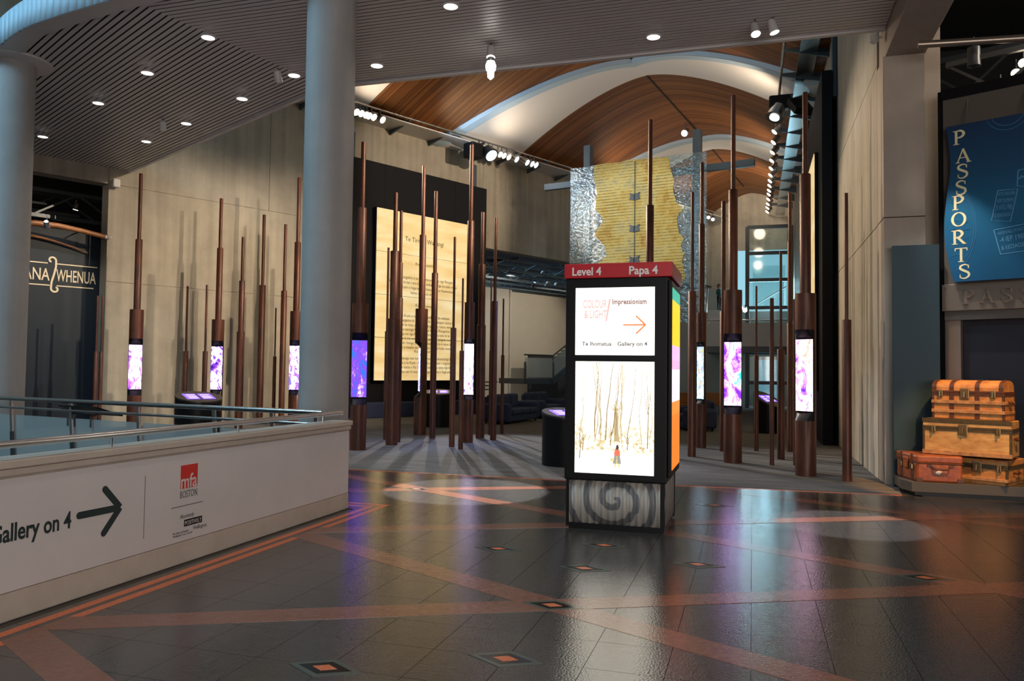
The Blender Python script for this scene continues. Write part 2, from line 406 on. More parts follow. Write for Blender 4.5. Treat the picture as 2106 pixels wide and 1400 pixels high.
def clipx(fn, lo, hi):   # x-range of band inside the foyer
    xs = [lo+(hi-lo)*i/400 for i in range(401)]
    ok = [x for x in xs if fn(x) < by(min(max(x, -19), 1.9))-.15 and fn(x) > -2 and not (x < XB+.3 and fn(x) < rail_y(x)+.4)]
    return (ok[0], ok[-1]) if ok else None
for c_, sl, h in [(1.62, -.5, .0012), (4.66, -.5, .0012), (7.69, -.5, .0012), (11.03, -.5, .0012), (-1.4, -.5, .0012), (5.97, .5, .0018), (9.02, .5, .0018), (11.92, .5, .0018), (2.95, .5, .0018), (-.05, .5, .0018)]:
    r_ = clipx(lambda x: c_+sl*x, -9 if c_ > 7 else XB+.3, 8)
    if not r_: continue
    x0, x1 = r_; wv = .125/math.cos(math.atan(.5))
    MB().prism([(x0, c_+sl*x0-wv), (x1, c_+sl*x1-wv), (x1, c_+sl*x1+wv), (x0, c_+sl*x0+wv)], -.006, h).build('stone_band', M['terra'], floor)
for ix, iy in [(-2.184, 6.80), (-1.31, 7.27), (-1.31, 6.37), (-.437, 6.82), (-1.31, 5.30), (-2.184, 3.80), (-1.31, 4.24), (-4.30, 9.78), (-.437, 9.92), (1.31, 7.0), (-.437, 3.7)]:
    ins = None
    for k, k2, mt, h in ((.225, .125, 'ingrey', .0026), (.160, .088, 'inblack', .0032), (.075, .045, 'orange', .0038)):
        pc = MB().prism([(ix-k, iy), (ix, iy-k2), (ix+k, iy), (ix, iy+k2)], -.004, h)
        pc.build('diamond_inlay', M[mt], floor)
for off in (.17, .30):
    MB().box((XB+off, -6, -.004), (XB+off+.075, 8.19+off*1.15, .001)).build('orange_line', M['orange'], floor)
    MB().box((XB-2.2, 8.19+off*1.15-.07, -.004), (XB+off+.075, 8.19+off*1.15, .0014)).build('orange_line', M['orange'], floor)
bd = MB()
for (a, b_), (c_, d_) in zip(border, border[1:]): bd.prism([(a, b_-.03), (c_, d_-.03), (c_, d_+.02), (a, b_+.02)], -.01, .004)
bd.build('orange_border', M['orange'], floor)
# round mosaic at far right of the foyer
mos = MB().lathe([(.62, -.004), (.62, .003)], (3.42, 9.35, 0), 40).build('round_inlay', M['inblack'], floor)
for r_, mt in ((.56, 'navy'), (.42, 'ingrey'), (.34, 'navy'), (.2, 'terra')):
    MB().lathe([(r_, -.002), (r_, .003+.0006*(1-r_)*6)], (3.42, 9.35, 0), 40).build('round_inlay', M[mt], mos)
# ---- carpet
cp = MB().prism(border+[(2.05, 12.9), (2.6, 13), (2.6, 47), (-40, 47), (-40, 11.2)], -.3, .004)
tag(cp.build('floor_carpet', M['carpet'], origin=(0, 20, -.3)), 'grey carpet of the pole hall', kind='structure')
# ---- lower level below the stairwell
MB().box((-20, -9, -5.2), (XB-.3, 9.5, -5)).build('floor_lower', M['dark']); tag(bpy.data.objects['floor_lower'], kind='structure')

# ---- left wall (concrete panels with recessed joints)
HT = 12.9
wl = MB()
def lwbox(mb, d0, d1, z0, z1, o0=-.45, o1=0.0): mb.fbox(L0, DL, NL, ZU, (d0, o0, z0), (d1, o1, z1))
lwbox(wl, 0, 13.55, -.1, HT, -.45, -.02); lwbox(wl, 13.55, 34, 6.33, HT, -.45, -.02); lwbox(wl, -14, 0, 6.33, HT, -.45, -.02); lwbox(wl, -14, -5.5, -.1, 6.4, -.45, -.02)
wall_left = wl.build('wall_left', M['conc'], origin=LW(0, 0, 0)); tag(wall_left, 'long board-marked beige concrete wall behind the left poles', kind='structure')
for d0, d1, z0, z1 in [(0, 4.55, 0, 3.775), (4.55, 13.55, 0, 3.775), (0, 13.55, 3.79, 6.325), (0, 4.55, 6.34, HT), (4.565, 13.55, 6.34, HT), (13.565, 20, 6.33, HT), (20.015, 27, 6.33, HT), (27.015, 34, 6.33, HT), (-14, -.015, 6.33, HT)]:
    b = MB(); lwbox(b, d0, d1, z0, z1, -.03, 0); b.build('concrete_panel', M['conc'], wall_left)
# ---- right wall
wr = MB().box((XR+.02, 13.31, -.1), (XR+.6, 46, HT)); wall_right = wr.build('wall_right', M['conc'], origin=(XR+.3, 30, 0))
tag(wall_right, 'tall concrete wall along the right side of the pole hall', kind='structure')
zj = [0, 3.93, 6.45, 9.4, HT]
for z0, z1 in zip(zj, zj[1:]):
    for y0, y1 in ((13.302, 19.0), (19.015, 26), (26.015, 34), (34.015, 46)):
        MB().box((XR, y0, z0), (XR+.03, y1, z1-.015)).build('concrete_panel', M['conc'], wall_right)
# ---- ceiling of the foyer
fas = [(-13.2, 10.6), (-12.3, 9.95), (-11.55, 9.52), (-10.68, 9.16), (-10.03, 9.0), (-9.13, 8.83), (-8.33, 8.71), (-7, 8.55), (-5.6, 8.3), (-4.75, 7.6), (-4.5, 6.5), (-4.45, 3), (-4.45, -6)]
def _cr(pts, n=5):
    out = []
    for i in range(len(pts)-1):
        p0, p1, p2, p3 = pts[max(i-1, 0)], pts[i], pts[i+1], pts[min(i+2, len(pts)-1)]
        for k_ in range(n):
            u = k_/n; out.append(tuple(.5*((2*p1[j])+(-p0[j]+p2[j])*u+(2*p0[j]-5*p1[j]+4*p2[j]-p3[j])*u*u+(-p0[j]+3*p1[j]-3*p2[j]+p3[j])*u**3) for j in range(2)))
    return out+[pts[-1]]
fas = _cr(fas[:11])+fas[11:]
def void_y(x):
    if x > -4.5: return -99
    for (a, b), (c, d) in zip(fas, fas[1:]):
        if a <= x <= c and c > a: return b+(d-b)*(x-a)/(c-a)
    return 10.6
bk = MB()
bk.prism([tuple(LW(.45, 0, 0)[:2]), tuple(LW(-8, 0, 0)[:2])]+fas[:-1]+[(-4.45, -8), (2.5, -8), (2.5, 12.6), (XR-(E0-.45)*math.tan(B), 12.58)], CZ+.14, CZ+.3)
ceiling = bk.build('ceiling', M['dark'], origin=(0, 8, CZ+.14)); tag(ceiling, 'low ceiling of grey metal slats over the foyer', kind='structure')
P_ = .1; k = 0
while True:
    d1 = .45-k*P_; d0 = d1-.070; k += 1
    if d1 < -8: break
    of = lambda d: (E0-d)*math.tan(B)
    def cut(d):
        o = 0.0
        while o < of(d):
            p = L0+DL*d+NL*o
            if p.y < void_y(p.x): return o
            o += .03
        return of(d)
    a0, a1 = cut(d0), cut(d1)
    if max(a0, a1) > .2:
        MB().fprism(L0, NL, DL, ZU*-1, [(0.0, d0), (a0, d0), (a1, d1), (0.0, d1)], -CZ-.006, -CZ).build('slat', M['slat'], ceiling)
    if k > 125: break
k = 0
while True:
    y1 = 12.58-k*P_; y0 = y1-.073; k += 1
    if y1 < 2: break
    fx = lambda y: max(XR-(52-y)*math.tan(B), -4.4 if y < 8.0 else -99)
    if y1 < 8.0:  x0a = x0b = -4.4
    else:
        x0a, x0b = fx(y0), fx(y1)
        if y0 < void_y(x0a): x0a = next((x for x in [x0a+.05*i for i in range(90)] if y0 > void_y(x)), -4.4)
        if y1 < void_y(x0b): x0b = next((x for x in [x0b+.05*i for i in range(90)] if y1 > void_y(x)), -4.4)
    MB().prism([(x0a, y0), (XR+.02, y0), (XR+.02, y1), (x0b, y1)], CZ, CZ+.006).build('slat', M['slat'], ceiling)
edge = MB().box((-7.35, 12.58, CZ-.03), (XR+.02, 12.66, CZ+.32)); edge.build('edge_trim', M['slat'], ceiling)
b = MB(); b.fbox(L0, DL, NL, ZU, (.45, 0, CZ-.03), (.53, (E0-.45)*math.tan(B), CZ+.32)); b.build('edge_trim', M['slat'], ceiling)
# curved fascia of the stairwell opening above
fa = MB()
for (a, b_), (c_, d_) in zip(fas, fas[1:]):
    fa.add([(a, b_, CZ-.02), (c_, d_, CZ-.02), (c_, d_, CZ+.42), (a, b_, CZ+.42)], [(0, 1, 2, 3)])
tag(fa.build('trim_1', M['bluew'], smooth=True, solid=.06), 'curved pale fascia round the stairwell opening', kind='structure')
fb = MB()
for (a, b_), (c_, d_) in zip(fas[:42], fas[1:43]):
    n = V((d_-b_, -(c_-a), 0)).normalized()*-.28
    fb.add([(a, b_, CZ-.015), (c_, d_, CZ-.015), (c_+n.x, d_+n.y, CZ-.015), (a+n.x, b_+n.y, CZ-.015)], [(0, 1, 2, 3)])
tag(fb.build('trim_2', M['slat'], solid=.02), 'curved soffit strip beside the stairwell opening', kind='structure')
tag(MB().box((-22, -9, 11.6), (XB+.2, 13, 11.8)).build('ceiling_stairwell', M['dsteel']), kind='structure')

# ---- hall vault
def zr(s):
    xs = [4, 10, 16, 18, 24, 26, 30, 40]; ys = [11.0, 11.3, 11.85, 12.05, 12.43, 12.55, 12.7, 12.9]
    for i in range(len(xs)-1):
        if s <= xs[i+1]: return ys[i]+(ys[i+1]-ys[i])*(s-xs[i])/(xs[i+1]-xs[i])
    return 12.9
TB = math.tan(B)
def VZ(s, u): return max(zr(s)-2.55*s*TB/5.72*abs(u)**1.6, 9.9)
US = [-1.02+2.04*i/48 for i in range(49)]
b1 = lambda u: 25.6+2.7*abs(u); b2 = lambda u: 17.3+1.7*abs(u)
wv = MB()
def vault_band(name, sa, sb, mat, n, dz=0, flatz=None):
    mb = MB(); uv = []
    def fn(v, u):
        s = sa(u)+(sb(u)-sa(u))*v; return W(s, u*s*TB, VZ(s, u)-dz)
    vs = [i/n for i in range(n+1)]
    mb.grid(fn, vs, US)
    mb.uv = [(sa(u)+(sb(u)-sa(u))*v, u*5) for v in vs for u in US]
    return mb
c31 = lambda u: 31.8; c24 = lambda u: 24.1; c157 = lambda u: 15.7; c10 = lambda u: 8.5; c34 = lambda u: 40
vroot = vault_band('v', c31, b1, None, 24).build('ceiling_vault', M['vault'], smooth=True); tag(vroot, 'wavy timber-batten vault over the pole hall', kind='structure')
vault_band('v', c24, b2, None, 24).build('batten_vault', M['vault'], vroot, smooth=True)
vault_band('v', c157, c10, None, 24).build('batten_vault', M['vault'], vroot, smooth=True)
def white_band(sa, sb, drop):
    mb = MB()
    def fn(v, u):
        s = sa(u)+(sb(u)-sa(u))*v; return W(s, u*s*TB, VZ(s, u)-drop*(1-v)+.0)
    mb.grid(fn, [i/8 for i in range(9)], US); return mb
white_band(b1, c24, .16).build('white_arch', M['white'], vroot, smooth=True)
white_band(b2, c157, .14).build('white_arch', M['white'], vroot, smooth=True)
for bb, dr in ((b1, .16), (b2, .14)):
    mb = MB(); mb.grid(lambda v, u: W(bb(u), u*bb(u)*TB, VZ(bb(u), u)-dr*v), [0, 1], US); mb.build('blue_edge', M['bluew'], vroot, smooth=True)
    mb = MB(); mb.grid(lambda v, u: W(bb(u)-.35*v, u*(bb(u)-.35*v)*TB, VZ(bb(u), u)-dr-.01), [0, 1], US); mb.build('blue_edge', M['bluew'], vroot, smooth=True)
for cc in (c24, c157):
    mb = MB(); mb.grid(lambda v, u: W(cc(u)+.02, u*cc(u)*TB, VZ(cc(u), u)-.0+.12*v), [0, 1], US); mb.build('vault_lip', M['vault'], vroot, smooth=True)
for sa, sb in ((31.8, 25.6), (24.1, 17.4), (15.7, 10)):
    MB().bar(W(sa, 0, zr(sa)-.01), W(sb, 0, zr(sb)-.01), .05, .03).build('ridge_joint', M['dark'], vroot)
# plain white ceiling nearer than the vault, and a cap over everything
mb = MB(); mb.grid(lambda v, u: W(31.8+8*v, u*(31.8+8*v)*TB, VZ(31.8, u)+.02), [0, 1], US); mb.build('white_ceiling', M['white'], vroot)
tag(MB().box((-22, 12.5, 13.2), (3, 47, 13.4)).build('ceiling_roof', M['dark']), kind='structure')
# end wall
mb = MB(); mb.fbox(APEX, NB, DB, ZU, (-4.2, -8.6, 5.6), (3.2, -8.4, 12.2)); tag(mb.build('wall_back', M['conc']), 'pale end wall under the last vault', kind='structure')

# ---- room beyond the opening in the left wall
rm = MB(); rm.fbox(L0, DL, NL, ZU, (9, -6.2, -.1), (21.4, -6, 6.0)); rm.fbox(L0, DL, NL, ZU, (21.4, -7.0, -.1), (34, -6.8, 6.0)); rm.fbox(L0, DL, NL, ZU, (21.3, -7.0, -.1), (21.5, -6, 6.0))
tag(rm.build('wall_side_room', M['beige']), 'beige wall of the side room behind the staircase', kind='structure')
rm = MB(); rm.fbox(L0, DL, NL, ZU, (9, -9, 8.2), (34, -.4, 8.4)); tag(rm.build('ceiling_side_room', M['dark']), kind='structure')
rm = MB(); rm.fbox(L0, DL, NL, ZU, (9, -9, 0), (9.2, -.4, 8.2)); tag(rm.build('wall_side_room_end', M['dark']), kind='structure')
# dark exhibition space behind the left opening
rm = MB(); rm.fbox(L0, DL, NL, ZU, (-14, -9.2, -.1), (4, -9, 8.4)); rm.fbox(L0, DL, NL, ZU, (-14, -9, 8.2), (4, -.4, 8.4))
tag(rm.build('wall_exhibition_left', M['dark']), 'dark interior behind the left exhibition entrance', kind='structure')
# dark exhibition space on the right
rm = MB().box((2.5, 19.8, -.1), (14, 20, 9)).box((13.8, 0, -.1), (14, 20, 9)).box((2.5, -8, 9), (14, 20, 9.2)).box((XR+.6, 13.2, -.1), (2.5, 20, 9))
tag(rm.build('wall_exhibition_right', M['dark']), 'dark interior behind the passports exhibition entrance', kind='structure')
# walls closing the foyer behind the photographer
tag(MB().box((-22, -9.2, -.1), (14, -9, 11.6)).build('wall_front', M['concp']), 'concrete wall behind the viewer', kind='structure')
tag(MB().box((-22.2, -9, -5), (-22, 14, 11.6)).build('wall_stairwell', M['concp']), 'concrete wall across the stairwell', kind='structure')

# added glazing round the fill lamp behind the viewer; skylight over the stairwell
wf = thing('window_added', (3, -8.95, .6), None, None); wf['kind'] = 'structure'; wf['label'] = 'added glazed front round the fill lamp behind the viewer'
for i in range(6):
    MB().box((-4.5+i*2.5+.05, -8.98, .7), (-2+i*2.5-.05, -8.94, 5.7)).build('pane', em('fill_pane_glow', (1, .95, .9), .6) if i == 0 else bpy.data.materials['fill_pane_glow'], wf)
for i in range(7): MB().box((-4.55+i*2.5, -9.0, .6), (-4.45+i*2.5, -8.88, 5.8)).build('mullion', M['dsteel'], wf)
ws = thing('window_4', (-12.5, 4, 11.55), None, None); ws['kind'] = 'structure'; ws['label'] = 'skylight over the stairwell'
for i in range(3): MB().box((-15.5+i*2+.05, 1, 11.54), (-13.5+i*2-.05, 7, 11.58)).build('pane', M['daylight'], ws)
for i in range(4): MB().box((-15.55+i*2, .95, 11.5), (-15.45+i*2, 7.05, 11.6)).build('glazing_bar', M['dsteel'], ws)

# ================================================================ COLUMNS, PILLAR, BEAM
def column(x, y, r, label, collar=False):
    t = thing('concrete_column', (x, y, 0), label, 'column')
    MB().lathe([(r, -.1 if y < 8 else 0), (r, CZ+.13)], (x, y, 0), 48).build('shaft', M['colm'], t, smooth=True)
    MB().lathe([(r+.012, .0), (r+.012, .12)], (x, y, 0), 48).build('base_ring', M['colm'], t, smooth=True)
    if collar: MB().lathe([(r+.02, CZ-.06), (r+.25, CZ-.03), (r+.25, CZ+.02)], (x, y, 0), 48).build('collar', M['slat'], t, smooth=True)
    return t
q = ray(667, 757); k = 9.15/q.y
column(q.x*k, 9.15, .32, 'round grey concrete column standing among the poles, nearer the middle')
q = ray(4, 750); k = 10.15/q.y
column(q.x*k, 10.15, .345, 'round grey concrete column cut by the left edge of the picture', True)
t = thing('concrete_pillar', (2.15, 13, 0), 'square concrete pillar at the end of the right wall', 'pillar')
MB().box((XR, 12.70, 0), (2.42, 13.3, 3.93)).build('lower_block', M['concp'], t, bevel=.01)
MB().box((XR, 12.70, 3.94), (2.42, 13.3, 6.36)).build('upper_block', M['concp'], t, bevel=.01)
MB().box((2.42, 13.15, 0), (2.72, 13.6, 6.9)).build('side_fin', M['concp'], t)
t = tag(MB().box((XR+.03, -8, 6.36), (2.44, 13.3, 7.4)).build('concrete_beam', M['concp'], bevel=.01), 'concrete beam running overhead from the right pillar towards the viewer', 'beam')

# ================================================================ WHITE BALUSTRADE WITH VINYL PANEL
YE = 8.19; HB = 1.0
t = thing('balustrade_wall', (XB-.1, 3, 0), 'low white balustrade wall with gallery arrow and logos', 'balustrade')
MB().box((XB-.2, -6, -.35), (XB-.012, YE, HB-.1)).build('core', M['cream'], t)
MB().box((XB-.0119, -6, 0), (XB+.008, YE-.0, .17)).build('skirting', M['cream'], t)
MB().box((XB-.0119, -6, .176), (XB+.003, YE, .885)).build('vinyl_panel', M['vinyl'], t)
MB().box((XB-.215, -6, HB-.1), (XB+.02, YE+.015, HB-.055)).build('cap_lower', M['cream'], t, bevel=.006)
MB().box((XB-.23, -6, HB-.052), (XB+.035, YE+.03, HB)).build('cap', M['cream'], t, bevel=.008)
HX = XB-.08
MB().tube([(HX, -6, 1.09), (HX, YE-.03, 1.09)], .026, 14).build('handrail', M['steel'], t, smooth=True)
for yy in [YE-.45-1.5*i for i in range(9)]:
    MB().tube([(HX, yy, HB-.01), (HX, yy, 1.07)], .010, 8).build('rail_bracket', M['steel'], t, smooth=True)
EXB, EYB = V((0, 1, 0)), ZU
def BX(x, y): p = PXX(x, y, XB+.004); return p
# arrow
fo = V((XB+.003, 0, 0))
def bp(x, y): p = BX(x, y); return (p.y, p.z)
a0, a1, h1, h2 = bp(163, 1060), bp(247, 1043), bp(216, 1006), bp(213, 1096)
flat(ribbon([a0, a1], .05), fo, EXB, EYB, M['ink'], t, 'arrow_shaft', .0005, .0020); flat(ribbon([h1, a1], .05), fo, EXB, EYB, M['ink'], t, 'arrow_barb', .0005, .0024); flat(ribbon([h2, a1], .05), fo, EXB, EYB, M['ink'], t, 'arrow_barb', .0005, .0028)
for pt in (a0, h1, h2):
    flat([[(pt[0]+.025*math.cos(i*.5236), pt[1]+.025*math.sin(i*.5236)) for i in range(12)]], fo, EXB, EYB, M['ink'], t, 'arrow_end', .0005, .0032)
p1, p2 = bp(146, 1081), bp(-35, 1120)
gw = (bp(146, 1081)[0]-bp(0, 1110)[0])*1.13; gh = bp(138, 1051)[1]-bp(138, 1086)[1]
text('Gallery on 4', (XB+.003, p1[0]-gw, bp(138, 1086)[1]), EXB, EYB, gh, M['ink'], t, width=gw, depth=.002, bold=.022)
text('Te Ihomatua', (XB+.003, p1[0]-gw-1.1, bp(138, 1086)[1]), EXB, EYB, gh, M['ink'], t, width=1.0, depth=.002, bold=.022)
# logos
l0, l1 = bp(371, 1006), bp(407, 952)
flat([[(l0[0], l0[1]), (l1[0], l0[1]), (l1[0], l1[1]), (l0[0], l1[1])]], fo, EXB, EYB, M['red'], t, 'red_logo_square', .0005, .002)
text('mfa', (XB+.005, l0[0]+.006, l0[1]+.004), EXB, EYB, .12, M['vinyl'], t, width=l1[0]-l0[0]-.012, depth=.001, bold=.01)
text('BOSTON', (XB+.003, l0[0], bp(390, 1021)[1]), EXB, EYB, .062, M['ink2'], t, width=l1[0]-l0[0], depth=.002)
r0, r1 = bp(352, 1045), bp(417, 1031); mid = (r0[1]+r1[1])/2
flat([[(r0[0], mid-.003), (r1[0], mid-.003), (r1[0], mid+.003), (r0[0], mid+.003)]], fo, EXB, EYB, M['ink2'], t, 'rule_line', .0005, .002)
v0, v1 = bp(299, 978), bp(297, 1107)
flat([[(v0[0]-.002, v1[1]), (v0[0]+.002, v1[1]), (v0[0]+.002, v0[1]), (v0[0]-.002, v0[1])]], fo, EXB, EYB, M['ink2'], t, 'rule_line', .0005, .002)
q0 = bp(370, 1070)
text('Absolutely', (XB+.003, q0[0], q0[1]+.012), EXB, EYB, .033, M['ink2'], t, width=.17, depth=.002)
flat([[(q0[0]+.05, q0[1]-.06), (q0[0]+.27, q0[1]-.06), (q0[0]+.27, q0[1]-.005), (q0[0]+.05, q0[1]-.005)]], fo, EXB, EYB, M['black'], t, 'logo_box', .0005, .002)
text('POSITIVELY', (XB+.005, q0[0]+.06, q0[1]-.05), EXB, EYB, .035, M['vinyl'], t, width=.2, depth=.001)
text('Wellington', (XB+.003, q0[0]+.16, q0[1]-.105), EXB, EYB, .033, M['ink2'], t, width=.17, depth=.002)
text('Me Heke ki Poneke\nWellington City Council', (XB+.003, q0[0]-.08, q0[1]-.105), EXB, EYB, .016, M['ink2'], t, width=.23, depth=.002)

# ================================================================ GLASS BALUSTRADE ACROSS THE STAIRWELL
ra, rb = V((-4.62, 7.87, 0)), V((-13.2, 9.48, 0)); dr = (rb-ra).normalized(); nr = V((-dr.y, dr.x, 0)); Lr = (rb-ra).length
t = thing('glass_balustrade', (ra+rb)/2, 'steel and glass balustrade along the far edge of the stairwell', 'balustrade')
MB().tube([ra+ZU*1.1, rb+ZU*1.1], .03, 14).build('top_rail', M['steel'], t, smooth=True)
MB().tube([ra+ZU*.97, rb+ZU*.97], .018, 12).build('mid_rail', M['steel'], t, smooth=True)
MB().fbox(ra, dr, nr, ZU, (0, -.12, -.35), (Lr, .12, .02)).build('kerb', M['plinth'], t)
pk = [.08, .75, 1.7, 3.1, 4.5, 5.9, 7.3, 8.6]
for i, u_ in enumerate(pk):
    p = ra+dr*u_; b = MB(); b.bar(p+ZU*.02+dr*-.10, p+ZU*.62+dr*-.03, .06, .03, up=nr); po = b.build('post', M['dsteel'], t)
    b = MB(); b.bar(p+ZU*.60+dr*-.035, p+ZU*1.09+dr*.02, .05, .025, up=nr); b.build('upper_post', M['steel'], t)
    if i:
        u0 = pk[i-1]; b = MB(); b.fbox(ra-nr*.04, dr, nr, ZU, (u0+.05, -.006, .03), (u_-.05, .006, .86)); b.build('glass_pane', M['frost'], t)
# reading board on the rail
t = thing('reading_board', PL(187, 846, ra+nr*-.18, nr), 'black slanted reading board fixed to the stairwell balustrade', 'sign')
c_ = PL(187, 846, ra+nr*-.18, nr)
b = MB(); b.fbox(c_, dr, (nr*1+ZU*.32).normalized(), (ZU*1-nr*.32).normalized(), (-.42, -.2, 0), (.42, .22, .02)); b.build('board', M['black'], t, bevel=.004)
for s_ in (-.25, .25):
    b = MB(); b.tube([c_+dr*s_, c_+dr*s_+nr*.17-ZU*.06, c_+dr*s_+nr*.17-ZU*.2], .012, 8); b.build('arm', M['dsteel'], t)

# ================================================================ POLES
PURP = [screenmat('screen_purple_%d' % i, i*2.3+1, [(c[0]**1.45*.9, c[1]**1.4, c[2]**1.3) for c in cs], 2.1, 6) for i, cs in enumerate([
    [(.20, .04, .42), (.62, .22, .8), (1, .85, 1), (.5, .12, .35)], [(.07, .01, .22), (.3, .1, .55), (.95, .75, .95), (.85, .7, 1)],
    [(.03, .2, .6), (.4, .12, .7), (.9, .8, 1), (.35, .15, .8)], [(.02, .15, .45), (.2, .06, .45), (.24, .10, .6), (.75, .5, .95)],
    [(.12, .05, .5), (.45, .35, .9), (1, .9, 1), (.8, .12, .3)], [(.03, .35, .45), (.85, .95, 1), (.15, .3, .55), (.8, .45, .06)],
    [(.26, .05, .46), (.62, .30, .82), (1, .88, 1), (.10, .5, .68)], [(.20, .05, .45), (.85, .38, .62), (1, .86, .92), (.9, .36, .25)]])]
def pole(name_label, bx, by_, segs, scr=None):
    """bx,by_ base pixel; segs [(top px y, width px)] bottom to top; scr (ytop, ybot, turn deg, material)"""
    base = G(bx, by_); base.z = .004; dep = (base-CAM).dot(FW0)
    zz = lambda y: PL(bx, y, base, FW0).z
    t = thing('steel_pole', base, name_label, 'pole'); z0 = 0.0; names = ['base_tube', 'middle_tube', 'top_tube'] if len(segs) == 3 else ['base_tube', 'top_tube']
    for i, (yt, wp) in enumerate(segs):
        r = wp*dep/(2*F); zt = zz(yt)
        if i == 0 and scr:
            zs1, zs0 = zz(scr[0]), zz(scr[1]); a = math.atan2(-base.y, -base.x)-math.radians(scr[2])
            n = V((math.cos(a), math.sin(a), 0)); m_ = V((-n.y, n.x, 0)); lim = r*.08; NN = 40
            rings = [(base.z, r), (zs0-r*.95, r), (zs0-.02, lim), (zs1+.02, lim), (zs1+r*.95, r), (zt, r)]; mb = MB()
            for z, l in rings:
                for j in range(NN):
                    th = 2*math.pi*j/NN; ca = min(r*math.cos(th), l); mb.v.append(V((base.x, base.y, z))+n*ca+m_*(r*math.sin(th)))
            for i2 in range(len(rings)-1):
                for j in range(NN):
                    j2 = (j+1) % NN; mb.f.append((i2*NN+j, i2*NN+j2, (i2+1)*NN+j2, (i2+1)*NN+j))
                    fr = math.cos(2*math.pi*(j+.5)/NN) > .05 and i2 in (1, 2, 3); mb.m.append(1 if fr else 0)
            mb.f += [tuple(range(NN))[::-1], tuple(range((len(rings)-1)*NN, len(rings)*NN))]; mb.m += [0, 0]
            mb.build('base_tube', [M['rust'], M['black']], t, smooth=True)
            sb = MB(); hw = r*.93; sb.fbox(V((base.x, base.y, 0)), m_, n, ZU, (-hw, lim, zs0), (hw, lim+.03, zs1)); sb.build('screen', scr[3], t)
            sb = MB(); sb.fbox(V((base.x, base.y, 0)), m_, n, ZU, (-hw-.012, lim-.01, zs0-.015), (hw+.012, lim+.015, zs1+.015)); sb.build('screen_frame', M['black'], t)
        else:
            MB().lathe([(r, z0), (r, zt-.012), (r*.9, zt)], (base.x, base.y, 0), 24).build(names[i], M['rust'], t, smooth=True)
        z0 = zt-.03 if i or scr else zt-.03
    return t
